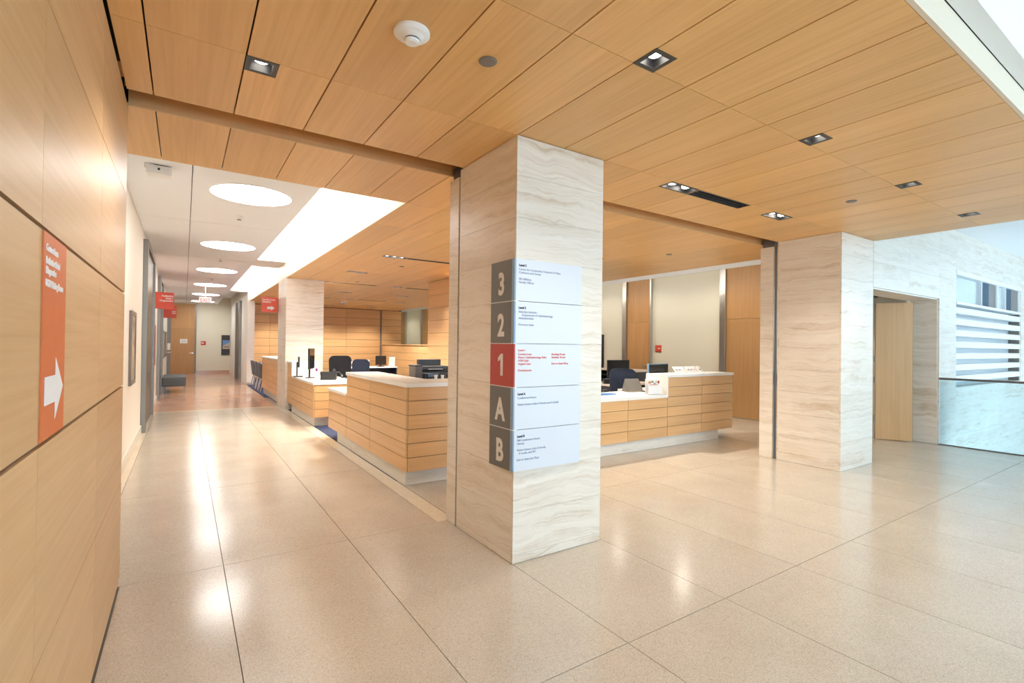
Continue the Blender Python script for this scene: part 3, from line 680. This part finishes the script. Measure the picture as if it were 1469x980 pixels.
# exit sign
ex = thing('exit_sign', 'lit EXIT sign hanging from the white corridor ceiling', 'sign', (.54, 18.0, 3.0))
box('housing', .36, .68, 17.98, 18.02, 2.72, 2.88, 'exit_glow', ex); box('hanger', .51, .53, 17.99, 18.01, 2.88, CORR_Z, 'white_plastic', ex)
text('EXIT', .15, 'ink_red', ex, (.52, 17.975, 2.855), '-Y', 'CENTER', bold=.002, sx=.9)
# ceiling discs
for k in range(6):
    y = 6.72 + 3.80 * k
    t = thing('ceiling_light', ('round disc light in the corridor ceiling next to the wood strip', 'second round ceiling disc light from the wood strip', 'third round ceiling disc light from the wood strip', 'fourth round ceiling disc light from the wood strip', 'round ceiling disc light just beyond the exit sign', 'round ceiling disc light by the end wall')[k], 'light', (.655, y, CORR_Z), None, 'round corridor lights')
    bm = bmesh.new(); add_lathe(bm, [(.447, 0), (.447, -.006), (.437, -.010), (.437, -.002)], (.655, y, CORR_Z), 48); mesh_obj('trim_ring', bm, 'white_plastic', t, smooth=False)
    bm = bmesh.new(); add_lathe(bm, [(.436, -.001), (.436, -.006), (.40, -.009)], (.655, y, CORR_Z), 48); mesh_obj('diffuser', bm, 'disc_light', t)
# ceiling boxes and detectors
em = thing('motion_sensor', 'white box sensor on the corridor ceiling beside the wood strip', 'sensor', (-.24, 6.2, CORR_Z))
box('housing', -.34, -.13, 6.10, 6.24, CORR_Z - .10, CORR_Z - .012, 'white_plastic', em, .01); box('bracket', -.36, -.28, 6.12, 6.30, CORR_Z - .05, CORR_Z, 'white_plastic', em); box('lens', -.25, -.23, 6.094, 6.10, CORR_Z - .06, CORR_Z - .04, 'charcoal', em)
for y, lab in ((7.95, 'small white sprinkler head between the two nearest corridor disc lights'), (12.3, 'small white sprinkler head past the second corridor disc light'), (16.2, 'small white sprinkler head further down the corridor ceiling')):
    t = thing('ceiling_sprinkler', lab, 'sprinkler', (.62, y, CORR_Z), None, 'corridor sprinklers')
    bm = bmesh.new(); add_lathe(bm, [(.05, 0), (.05, -.012), (.02, -.02), (.016, -.045)], (.62, y, CORR_Z), 20); mesh_obj('escutcheon', bm, 'white_plastic', t)
    bm = bmesh.new(); add_lathe(bm, [(.012, -.045), (.03, -.05), (.03, -.054)], (.62, y, CORR_Z), 16); mesh_obj('deflector', bm, 'steel', t)
# strobe over the first steel doorway
st = thing('fire_alarm', 'small red fire alarm strobe by the first steel doorway', 'alarm', (XWC + .03, 12.75, 2.2))
box('base', XWC + .001, XWC + .03, 12.65, 12.77, 2.16, 2.32, 'sign_red', st); box('strobe_lens', XWC + .03, XWC + .06, 12.68, 12.74, 2.20, 2.28, 'white_plastic', st)

# bench
be = thing('bench', 'grey upholstered bench with steel legs against the corridor wall', 'bench', (-.24, 17.6, 0))
box('seat_pad', -.52, .06, 17.15, 18.6, .20, .47, 'grey_vinyl', be, .03)
for k in range(5): box('seam', -.515, .055, 17.35 + .25 * k, 17.362 + .25 * k, .468, .474, 'charcoal', be)
for x in (-.48, .02):
    for y in (17.2, 18.55): box('leg', x - .02, x + .02, y - .02, y + .02, .001, .21, 'steel', be)

# ================================================================== tall doors in the office right wall
def tall_door(n, y0, y1, j0=True, j1=True, lever=True):
    t = struct(thing('door_%d' % n, None, None, (XR, (y0 + y1) / 2, 0)))
    lf = box('door_leaf', XR - .02, XR, y0, y1, .01, 2.128, 'wood_door', t); box('transom_panel', XR - .02, XR, y0, y1, 2.134, 3.24, 'wood_door', t)
    if j1: box('door_jamb', XR - .07, XR, y1, y1 + .14, 0, 3.245, 'bright_steel', t, .004)
    if j0: box('door_jamb', XR - .07, XR, y0 - .05, y0, 0, 3.245, 'bright_steel', t, .004)
    if lever:
        bm = bmesh.new(); add_cyl(bm, (XR - .02, y0 + .12, 1.0), (XR - .07, y0 + .12, 1.0), .012); add_cyl(bm, (XR - .07, y0 + .11, 1.0), (XR - .07, y0 + .25, 1.0), .010); mesh_obj('door_lever', bm, 'chrome', lf)
tall_door(6, 5.46, 6.44); tall_door(7, 8.56, 9.36); tall_door(8, 22.3, 23.1); tall_door(9, 25.3, 26.2)
rp2 = thing('room_plate', 'small orange-red room plate on the cream office wall between tall doors', 'sign', (XR, 8.3, 1.37))
box('plate', XR - .012, XR - .001, 8.22, 8.41, 1.372, 1.55, 'sign_red', rp2); box('print_line', XR - .0135, XR - .012, 8.24, 8.39, 1.372, 1.39, 'ink_black', rp2); box('print_line', XR - .0135, XR - .012, 8.25, 8.33, 1.46, 1.48, 'ink_white', rp2)
tv = thing('wall_screen', 'dark framed screen on the cream office wall beyond the second tall door', 'screen', (XR, 10.7, .9))
box('frame', XR - .05, XR - .002, 10.25, 11.3, .89, 1.84, 'black_plastic', tv, .006); box('glass', XR - .053, XR - .05, 10.29, 11.26, .93, 1.80, 'screen', tv)

# ================================================================== doorway beside the right column
dl = thing('door_leaf', 'open wooden door leaf standing in the stone doorway', 'door', (9.83, 3.33, 0), math.atan2(.42, -.25))
box('panel', -.25, .245, -.022, .022, .012, 2.285, 'wood_z', dl)
box('edge_band', .245, .25, -.022, .022, .012, 2.285, 'taupe', dl); box('edge_band', -.255, -.25, -.022, .022, .012, 2.285, 'taupe', dl)
for z in (.30, .95, 1.3): box('hinge', .25, .262, -.03, .03, z, z + .10, 'steel', dl)
ht = struct(box('trim_9', 7.62, XR, 3.20, 4.15, 2.44, 2.62, 'dark_steel')); ht['label'] = 'dark track housing above the door leaf'
for y in (3.26, 3.42, 3.6): box('track_rail', 7.62, XR, y, y + .03, 2.40, 2.44, 'steel', ht)

# ================================================================== glass guard
gd = thing('glass_guardrail', 'frameless glass guardrail with dark handrail along the atrium edge', 'railing', (10.1, -1.8, 0))
yy = YS - .01
k = 0
while yy > -6.3:
    box('glass_panel', 10.094, 10.106, max(yy - 1.53, -6.4), yy, .002, 1.035, 'guard_glass', gd); yy -= 1.54
box('handrail', 10.078, 10.122, -6.4, YS - .003, 1.036, 1.070, 'bronze_rail', gd, .008)
box('base_shoe', 10.084, 10.116, -6.4, YS - .003, .0015, .012, 'bronze_rail', gd)

# ================================================================== ceiling fixtures
LWARM = (1.0, .84, .64)
def recess(bm, x0, x1, y0, y1, z0, z1):
    """open-bottomed black box"""
    v = [bm.verts.new(p) for p in ((x0, y0, z0), (x1, y0, z0), (x1, y1, z0), (x0, y1, z0), (x0, y0, z1), (x1, y0, z1), (x1, y1, z1), (x0, y1, z1))]
    for f in ((4, 5, 6, 7), (0, 1, 5, 4), (1, 2, 6, 5), (2, 3, 7, 6), (3, 0, 4, 7)): bm.faces.new([v[i] for i in f])
def frame_bm(x0, x1, y0, y1, w, z0, z1):
    bm = bmesh.new(); grid_mesh(x0, x1, y0, y1, [(x0 + w, x1 - w, y0 + w, y1 - w)], lambda a, b, c, d: add_box(bm, a, b, c, d, z0, z1)); return bm
def downlight(label, x0, x1, y0, y1, n, group, watts, w=.014, lz=.008):
    t = thing('downlight', label, 'light', ((x0 + x1) / 2, (y0 + y1) / 2, CZ), None, group)
    mesh_obj('trim_frame', frame_bm(x0 - .004, x1 + .004, y0 - .004, y1 + .004, w + .006, CZ - .003, CZ + .004), 'black_trim', t)
    bm = bmesh.new(); recess(bm, x0 + w, x1 - w, y0 + w, y1 - w, CZ + .004, CZ + .12); mesh_obj('recess', bm, 'black_plastic', t)
    for i in range(n):
        cx = x0 + (x1 - x0) * (i + .5) / n; cy = (y0 + y1) / 2
        bm = bmesh.new(); add_lathe(bm, [(.036, .05), (.036, lz + .006), (.030, lz + .002), (.006, lz)], (cx, cy, CZ), 20); mesh_obj('lamp', bm, 'lamp_warm', t)
        l = spot(cx, cy, CZ, watts); o = bpy.data.objects.new('downlight_beam', l); link(o, t, (cx, cy, CZ - .012))
    return t
for (x, y), s in zip(SQ, ('over the floor in front of the directory column', 'second from the directory column along the seam', 'third from the directory column along the seam', 'close to the atrium edge of the ceiling', 'beside the wood wall before the ceiling slot')):
    downlight('small square black downlight ' + s, x + .004, x + .150, y, y + .146, 1, 'square lobby downlights', 36, .02, .026)
for (x, y), s in zip(TW, ('beside the dark air slot near the ceiling groove', 'nearest to the right-hand travertine column')):
    downlight('black twin-lamp downlight ' + s, x, x + .375, y, y + .146, 2, 'twin lobby downlights', 26, lz=.016)
def air_slot(label, x0, x1, y0, y1, group=None):
    t = thing('air_slot', label, 'vent', ((x0 + x1) / 2, (y0 + y1) / 2, CZ), None, group)
    mesh_obj('frame', frame_bm(x0 - .004, x1 + .004, y0 - .004, y1 + .004, .012, CZ - .002, CZ + .004), 'black_trim', t)
    bm = bmesh.new(); recess(bm, x0 + .008, x1 - .008, y0 + .008, y1 - .008, CZ + .004, CZ + .08); mesh_obj('plenum', bm, 'black_plastic', t)
    n = 3
    for i in range(n):
        yy_ = y0 + (y1 - y0) * (i + .5) / n; box('slat', x0 + .009, x1 - .009, yy_ - .004, yy_ + .004, CZ + .005, CZ + .02, 'charcoal', t)
air_slot('long dark air slot in the lobby ceiling next to a twin downlight', 3.945, 4.765, 2.835, 2.975)
LINLAB = ['recessed in the office ceiling, nearest the directory column', 'over the low counter with the phone', 'beside the far travertine column', 'in the office ceiling right of the far column row', 'past the far column, above the black chairs', 'past the wood block wall', 'deep in the office ceiling near the dome camera', 'beside the wood block wall', 'deep in the office over the third counter', 'added to wash the back wall behind the third counter', 'added to wash the middle of the back wall', 'washing the back wall by the low partition', 'added unseen between the wood block wall and the low partition', 'added unseen behind the wood block wall towards the tall doors', 'added unseen over the lobby counter', 'added unseen deep in the office by the low partition']
for i, (x, y, n, s0, s1) in enumerate(LIN):
    downlight('row of %s small lamps ' % ('three' if n == 3 else 'two') + LINLAB[i], x, x + .13 * n, y, y + .14, n, 'office row lights of %d' % n, 60 if y > 19 else 130)
    if s1: air_slot('thin dark air slot ' + LINLAB[i], s0, s1, y + .02, y + .12, 'office air slots')
def disc(label, x, y, r=.045):
    t = thing('sprinkler_cover', label, 'sprinkler', (x, y, CZ), None, 'sprinkler covers')
    bm = bmesh.new(); add_lathe(bm, [(r, 0), (r, -.004), (r * .9, -.008), (.004, -.009)], (x, y, CZ), 24); mesh_obj('plate', bm, 'taupe', t)
    bm = bmesh.new(); add_lathe(bm, [(r * 1.07, 0), (r * 1.07, -.002), (r, -.003)], (x, y, CZ), 24); mesh_obj('rim', bm, 'steel', t)
disc('dark round sprinkler cover beside the smoke detector', 1.273, 2.174); disc('dark round sprinkler cover near the right column', 5.415, 2.186)
disc('dark round sprinkler cover in the office ceiling past the first lamp row', 3.37, 8.84); disc('dark round sprinkler cover deep in the office ceiling', 3.38, 11.7); disc('dark round sprinkler cover above the lobby counter', 6.29, 5.07)
sm = thing('smoke_detector', 'white conical smoke detector on the wood lobby ceiling', 'detector', (.861, 2.172, CZ))
bm = bmesh.new(); add_lathe(bm, [(.083, 0), (.083, -.012), (.074, -.020), (.058, -.026), (.040, -.036)], (.861, 2.172, CZ), 40); mesh_obj('base', bm, 'white_plastic', sm)
bm = bmesh.new(); add_lathe(bm, [(.033, -.036), (.033, -.042)], (.861, 2.172, CZ), 32); mesh_obj('sensing_gap', bm, 'charcoal', sm)
bm = bmesh.new(); add_lathe(bm, [(.036, -.042), (.034, -.050), (.024, -.055), (.004, -.056)], (.861, 2.172, CZ), 32); mesh_obj('cap', bm, 'white_plastic', sm)
dm = thing('dome_camera', 'white dome camera on the wood ceiling deep in the office', 'camera', (4.6, 17.6, CZ))
bm = bmesh.new(); add_lathe(bm, [(.10, 0), (.10, -.02), (.07, -.03)], (4.6, 17.6, CZ), 24); mesh_obj('base', bm, 'white_plastic', dm)
bm = bmesh.new(); add_lathe(bm, [(.07, -.03), (.065, -.06), (.04, -.085), (.01, -.095)], (4.6, 17.6, CZ), 24); mesh_obj('dome', bm, 'chrome', dm)

# ================================================================== chairs
def office_chair(label, loc, rz, fabric='navy_fabric', bw=.46, bh=.55, group='office task chairs'):
    t = thing('office_chair', label, 'chair', loc, rz, group)
    bm = bmesh.new(); rounded_panel(bm, bw, bh, .06, .12, 6)
    for v in bm.verts:                                   # curved, slightly waisted backrest
        v.co.y += -.35 * v.co.x ** 2; v.co.x *= 1 + .12 * (v.co.z / bh)
    o = mesh_obj('backrest', bm, fabric, t, (0, .23, .52 + bh / 2 + .02))
    box('seat', -.25, .25, -.24, .22, .43, .51, fabric, t, .03)
    bm = bmesh.new(); add_tube(bm, [(0, .10, .43), (0, .25, .45), (0, .285, .62), (0, .27, .75)], .018); mesh_obj('back_bar', bm, 'black_plastic', t)
    bm = bmesh.new(); add_cyl(bm, (0, 0, .10), (0, 0, .43), .028); mesh_obj('gas_column', bm, 'black_plastic', t)
    for s in (-1, 1):
        bm = bmesh.new(); add_tube(bm, [(.24 * s, .02, .46), (.29 * s, .02, .50), (.29 * s, .02, .66)], .014); add_box(bm, .29 * s - .035, .29 * s + .035, -.12, .14, .66, .69); mesh_obj('armrest', bm, 'black_plastic', t)
    for k in range(5):
        a = 2 * math.pi * k / 5 + .3; bm = bmesh.new(); add_cyl(bm, (0, 0, .12), (.28 * math.cos(a), .28 * math.sin(a), .075), .022, .014, 8)
        lg = mesh_obj('base_leg', bm, 'black_plastic', t)
        bm = bmesh.new(); add_cyl(bm, (.28 * math.cos(a) - .012, .28 * math.sin(a), .029), (.28 * math.cos(a) + .012, .28 * math.sin(a), .029), .027, None, 12); mesh_obj('caster', bm, 'black_plastic', lg)
    return t
office_chair('large black office chair behind the far reception counter', (3.12, 12.35, 0.003), math.radians(180), 'black_fabric', .50, .66)
office_chair('smaller dark office chair beside the large black chair', (3.85, 12.75, 0.003), math.radians(150), 'navy_fabric', .42, .56)
office_chair('navy office chair behind the lobby counter, in front of a dark monitor', (6.78, 6.53, 0.003), math.radians(142), 'navy_fabric', .46, .56)
def waiting_chair(label, loc, rz):
    t = thing('waiting_chair', label, 'chair', loc, rz, 'waiting chairs in a row')
    bm = bmesh.new(); rounded_panel(bm, .50, .48, .05, .06, 4)
    for v in bm.verts: v.co.y += .12 * (v.co.z + .24)
    mesh_obj('backrest', bm, 'grey_fabric', t, (0, .24, .64)); box('seat', -.25, .25, -.26, .24, .40, .47, 'navy_fabric', t, .02)
    for sx in (-1, 1):
        for y0, y1 in ((-.23, -.26), (.22, .30)):
            bm = bmesh.new(); add_tube(bm, [(.22 * sx, y0, .41), (.23 * sx, y1, .003)], .012); mesh_obj('leg', bm, 'chrome', t)
    return t
wcs = waiting_chair('grey upholstered waiting chair at the end of its row, against the third counter', (2.22, 16.75, 0.003), math.radians(90))
for y, lab in ((17.45, 'grey upholstered waiting chair second from the third counter'), (18.15, 'grey upholstered waiting chair third from the third counter'), (18.85, 'grey upholstered waiting chair next to the white wall end')):
    c = copy_tree(wcs, (2.22, y, .003), lab)

# ================================================================== desk items
def monitor(label, loc, rz, w=.52, h=.32, bez='black_plastic', top=.45, scr='screen'):
    t = thing('monitor', label, 'monitor', loc, rz, 'computer monitors')
    hs_ = box('housing', -w / 2, w / 2, -.012, .022, top - h, top, bez, t, .006)
    box('screen', -w / 2 + .015, w / 2 - .015, -.0145, -.012, top - h + .02, top - .015, scr, t)
    bm = bmesh.new(); add_box(bm, -.03, .03, .022, .05, .02, top - h / 2); mesh_obj('neck', bm, 'black_plastic', t)
    box('foot', -.12, .12, -.08, .10, .001, .018, 'black_plastic', t, .006)
    return t
def desk_phone(label, loc, rz):
    t = thing('desk_phone', label, 'phone', loc, rz, 'desk phones')
    bm = bmesh.new()
    v = [bm.verts.new(p) for p in ((-.11, -.09, .001), (.11, -.09, .001), (.11, .10, .001), (-.11, .10, .001), (-.11, -.09, .025), (.11, -.09, .025), (.11, .10, .10), (-.11, .10, .10))]
    for f in ((3, 2, 1, 0), (4, 5, 6, 7), (0, 1, 5, 4), (1, 2, 6, 5), (2, 3, 7, 6), (3, 0, 4, 7)): bm.faces.new([v[i] for i in f])
    mesh_obj('base', bm, 'black_plastic', t)
    bm = bmesh.new(); add_tube(bm, [(-.075, -.085, .055), (-.075, -.05, .075), (-.075, .05, .115), (-.075, .085, .115)], .020); mesh_obj('handset', bm, 'charcoal', t)
    box('display', .0, .095, .03, .08, .085, .10, 'bezel_blue', t)
    for i in range(3):
        for j in range(3): box('key', .0 + .03 * i, .022 + .03 * i, -.065 + .026 * j, -.048 + .026 * j, .035 + .0102 * j, .046 + .0102 * j, 'sign_grey', t)
    return t
def desk(label, x0, x1, y0, y1, z=.75, mat='white_slab'):
    t = thing('desk', label, 'desk', ((x0 + x1) / 2, (y0 + y1) / 2, 0)); box('desktop', x0, x1, y0, y1, z - .04, z, mat, t, .004)
    for x in (x0 + .01, x1 - .04): box('side_panel', x, x + .03, y0 + .02, y1 - .02, .003, z - .04, 'charcoal', t)
    box('modesty_panel', x0 + .045, x1 - .045, y1 - .05, y1 - .03, .2, z - .04, 'charcoal', t)
    return t
# far counter (counter two)
monitor('tall monitor seen edge-on on the low counter by the far column', (2.16, 10.62, .79), math.radians(68), .52, .42, top=.60)
monitor('thin dark tablet display on a stand beside the edge-on monitor', (2.0, 11.05, .79), math.radians(80), .40, .22, top=.42)
desk_phone('black desk phone on the low counter by the far column', (2.36, 10.0, .79), math.radians(160)).scale = (1.3, 1.3, 1.6)
bo = thing('headset', 'black telephone headset with coiled cord lying on the low counter', 'headset', (2.60, 10.3, .79), 0)
bm = bmesh.new(); add_tube(bm, [(-.08 + .0, 0, .03), (-.07, 0, .09), (-.02, 0, .13), (.04, 0, .12), (.08, 0, .07), (.085, 0, .03)], .010); mesh_obj('headband', bm, 'black_plastic', bo)
for x in (-.08, .085):
    bm = bmesh.new(); add_cyl(bm, (x - .015, 0, .035), (x + .015, 0, .035), .034); mesh_obj('ear_cushion', bm, 'charcoal', bo)
bm = bmesh.new(); add_tube(bm, [(.085 + .02 * math.sin(t * 2.2) + .012 * t, -.03 - .02 * math.cos(t * 2.2), .012) for t in [i * .35 for i in range(30)]], .005, 6); mesh_obj('cord', bm, 'black_plastic', bo)
mg = thing('lotion_bottle', 'small bottle with purple cap beside the edge-on monitor', 'bottle', (2.16, 10.15, .79), 0)
bm = bmesh.new(); add_lathe(bm, [(.03, .001), (.032, .02), (.032, .13), (.015, .16)]); mesh_obj('body', bm, 'white_plastic', mg)
bm = bmesh.new(); add_lathe(bm, [(.022, .16), (.022, .21), (.006, .22)]); mesh_obj('cap', bm, 'purple', mg)
# rear desk of the office
desk('white desk along the rear of the office with a dark monitor', 4.5, 6.6, 17.6, 18.3, .66)
monitor('dark monitor on the white rear desk', (6.05, 17.85, .66), 0, .40, .34, top=.40)
pa = thing('desk_divider', 'white upright divider at the end of the rear desk', 'divider', (6.5, 17.9, .66), 0)
box('panel', -.02, .03, -.2, .3, .001, .36, 'white_plastic', pa, .004); box('edge_cap', -.022, .032, -.205, .305, .36, .37, 'steel', pa)
for i, x in enumerate((5.0, 5.14, 5.28, 5.5, 5.6)):
    bn = thing('file_binder', ('grey', 'white', 'black', 'blue', 'pale')[i] + ' binder standing on the white rear desk', 'binder', (x, 18.0, .66), 0, 'binders on the rear desk')
    box('cover', -.04, .04, -.11, .11, .001, .24, ('taupe', 'white_plastic', 'charcoal', 'bezel_blue', 'paper')[i], bn, .004); box('spine_label', -.025, .025, -.1125, -.11, .12, .20, 'paper', bn)
# items behind the corner counter
desk('work desk inside the corner counter with printer and trays', 2.62, 3.75, 5.75, 6.9, .79, 'desk_laminate')
pr = thing('printer', 'black desktop printer behind the corner counter', 'printer', (2.98, 6.6, .79), 0)
box('body', -.19, .26, -.12, .22, .001, .34, 'black_plastic', pr, .02); box('scanner_lid', -.19, .26, -.10, .22, .345, .40, 'charcoal', pr, .012); box('paper_tray', -.14, .20, .10, .20, .40, .49, 'charcoal', pr, .006)
box('output_sheet', -.10, .12, -.15, .05, .355, .36, 'paper', pr); box('control_panel', -.10, .06, -.128, -.12, .25, .31, 'bezel_blue', pr)
sd = thing('file_box', 'tall taupe desktop file box beside the printer', 'box', (2.72, 6.55, .79), 0)
box('body', -.05, .05, -.12, .12, .001, .40, 'taupe', sd, .006); box('lid', -.055, .055, -.125, .125, .40, .42, 'charcoal', sd, .004)
wt = thing('wire_tray', 'grey wire document tray behind the corner counter top', 'tray', (2.95, 6.12, .79), 0)
bm = bmesh.new()
for z in (.02, .12, .22, .32):
    for y in (-.14, .14): add_tube(bm, [(-.25, y, z), (.35, y, z)], .004, 6)
    for x in (-.25, .35): add_tube(bm, [(x, -.14, z), (x, .14, z)], .004, 6)
for i in range(13): add_tube(bm, [(-.25 + .05 * i, -.14, .004), (-.25 + .05 * i, -.14, .32)], .003, 6); add_tube(bm, [(-.25 + .05 * i, .14, .004), (-.25 + .05 * i, .14, .32)], .003, 6)
mesh_obj('wire_frame', bm, 'dark_steel', wt); box('document_stack', -.22, .30, -.12, .12, .02, .24, 'sign_grey', wt)
for i, (x, y) in enumerate(((2.475, 5.345), (2.555, 5.33))):
    cu_ = thing('paper_cup', ('small white cup beside the wire tray on the raised counter edge', 'small white cup next to the black speaker on the raised counter')[i], 'cup', (x, y, 1.09), 0, 'small white cups')
    bm = bmesh.new(); add_lathe(bm, [(.016, .001), (.020, .045), (.021, .047), (.018, .046), (.015, .006)], seg=18); mesh_obj('cup_wall', bm, 'white_plastic', cu_); bm = bmesh.new(); add_lathe(bm, [(.0215, .044), (.0225, .047), (.0215, .049)], seg=18); mesh_obj('rim', bm, 'paper', cu_)
sp = thing('desk_speaker', 'small black box device at the end of the raised counter behind the column', 'speaker', (2.72, 5.34, 1.09), 0)
box('body', -.06, .08, -.045, .045, .001, .062, 'black_plastic', sp, .012); box('grille', -.05, .07, -.047, -.045, .01, .05, 'charcoal', sp)
# lobby counter items
ph = thing('counter_pad', 'blue pad lying on the low lobby counter', 'pad', (5.22, 5.35, .79), 0)
box('board', -.20, .12, -.11, .13, .001, .014, 'blue_plastic', ph, .003); box('sheet', -.18, .10, -.02, .11, .014, .017, 'bezel_blue', ph)
desk_phone('dark desk phone tilted up on the low lobby counter', (5.28, 5.62, .79), math.radians(10)) if False else None
cd = thing('display_stand', 'dark slanted tabletop stand beside the white brochure holder', 'stand', (5.97, 5.47, .79), math.radians(-12))
bm = bmesh.new()
v = [bm.verts.new(p) for p in ((-.16, -.07, .001), (.14, -.07, .001), (.14, .10, .001), (-.16, .10, .001), (-.15, -.05, .03), (.13, -.05, .03), (.14, .08, .20), (-.12, .08, .20))]
for f in ((3, 2, 1, 0), (4, 5, 6, 7), (0, 1, 5, 4), (1, 2, 6, 5), (2, 3, 7, 6), (3, 0, 4, 7)): bm.faces.new([v[i] for i in f])
mesh_obj('body', bm, 'sign_grey', cd); box('base_rail', -.17, .15, -.085, -.07, .001, .02, 'taupe', cd); box('rear_leg', .09, .13, .09, .13, .001, .12, 'charcoal', cd)
bh = thing('brochure_holder', 'white brochure holder with coloured leaflets on the low lobby counter', 'holder', (5.86, 4.985, .79), math.radians(-8))
box('back_plate', -.125, .125, .03, .04, .001, .235, 'white_plastic', bh); box('front_pocket', -.125, .125, -.035, -.030, .001, .13, 'white_plastic', bh); box('base', -.125, .125, -.035, .04, .001, .01, 'white_plastic', bh)
lf_ = box('leaflet', -.12, .12, -.005, .0, .012, .225, 'paper', bh)
for i, (x, z, w, h, mt) in enumerate(((-.10, .165, .05, .035, 'orange_print'), (-.045, .18, .04, .025, 'green_print'), (.03, .17, .035, .035, 'building_print'), (.075, .165, .035, .04, 'level_red'), (-.08, .145, .16, .010, 'orange_print'), (.0, .155, .03, .02, 'taupe'))):
    box('leaflet_print', x, x + w, -.0065, -.005, z, z + h, mt, bh)
monitor('blue-grey monitor standing behind the raised lobby counter', (6.72, 5.62, .79), math.radians(8), .60, .34, 'bezel_blue', .43)
ORD = ('first', 'second', 'third', 'fourth', 'fifth', 'sixth', 'seventh')
for i in range(7):
    x = 6.48 + .099 * i
    cdh = thing('appointment_card', ORD[i] + ' white appointment card from the counter step in the tilted row on the raised counter', 'card', (x, 5.06 + .012 * (i % 3), 1.09), 0, 'tilted appointment cards')
    bm = bmesh.new(); v = [bm.verts.new(p) for p in ((-.045, -.05, .002), (.045, -.05, .002), (.045, .05, .105), (-.045, .05, .105), (-.045, -.042, .001), (.045, -.042, .001), (.045, .055, .098), (-.045, .055, .098))]
    for f in ((0, 1, 2, 3), (7, 6, 5, 4), (0, 4, 5, 1), (1, 5, 6, 2), (2, 6, 7, 3), (3, 7, 4, 0)): bm.faces.new([v[j] for j in f])
    mesh_obj('card_sheet', bm, 'paper', cdh)
    bm = bmesh.new(); add_box(bm, -.03, .02 - .01 * (i % 3), -.012, -.004, .043 + .008, .052 + .008); mesh_obj('print_mark', bm, ('charcoal', 'ink_black', 'orange_print')[i % 3], cdh)
# desk and monitor behind the lobby counter
desk('laminate desk behind the navy chair in the office', 7.0, 8.3, 7.05, 7.75, .75, 'desk_laminate')
monitor('dark monitor on the laminate desk behind the navy chair', (7.62, 7.42, .75), math.radians(-6), .58, .36, top=.47)
desk_phone('black desk phone on the laminate desk', (7.16, 7.25, .75), math.radians(150))
cr = thing('credenza', 'dark open shelf unit below the second tall door', 'shelf', (9.2, 8.8, 0))
box('top', 8.9, 9.6, 8.1, 9.5, .90, .94, 'desk_laminate', cr, .004)
for y in (8.1, 9.46): box('side', 8.9, 9.6, y, y + .04, .001, .90, 'charcoal', cr)
for z in (.10, .38, .66, .78): box('shelf_board', 8.92, 9.6, 8.14, 9.46, z, z + .02, 'black_plastic', cr)
box('back', 9.57, 9.6, 8.14, 9.46, .02, .90, 'black_plastic', cr)
for i, z in enumerate((.68, .80)):
    st_ = thing('paper_stack', ('white paper stack on the middle shelf of the dark unit', 'grey paper stack on the upper shelf of the dark unit')[i], 'paper', (9.15, 8.7, z), 0)
    box('sheets', -.2, .2, -.3, .3, .001, .05, ('paper', 'sign_grey')[i], st_); box('top_sheet', -.19, .21, -.29, .31, .05, .054, 'paper', st_)
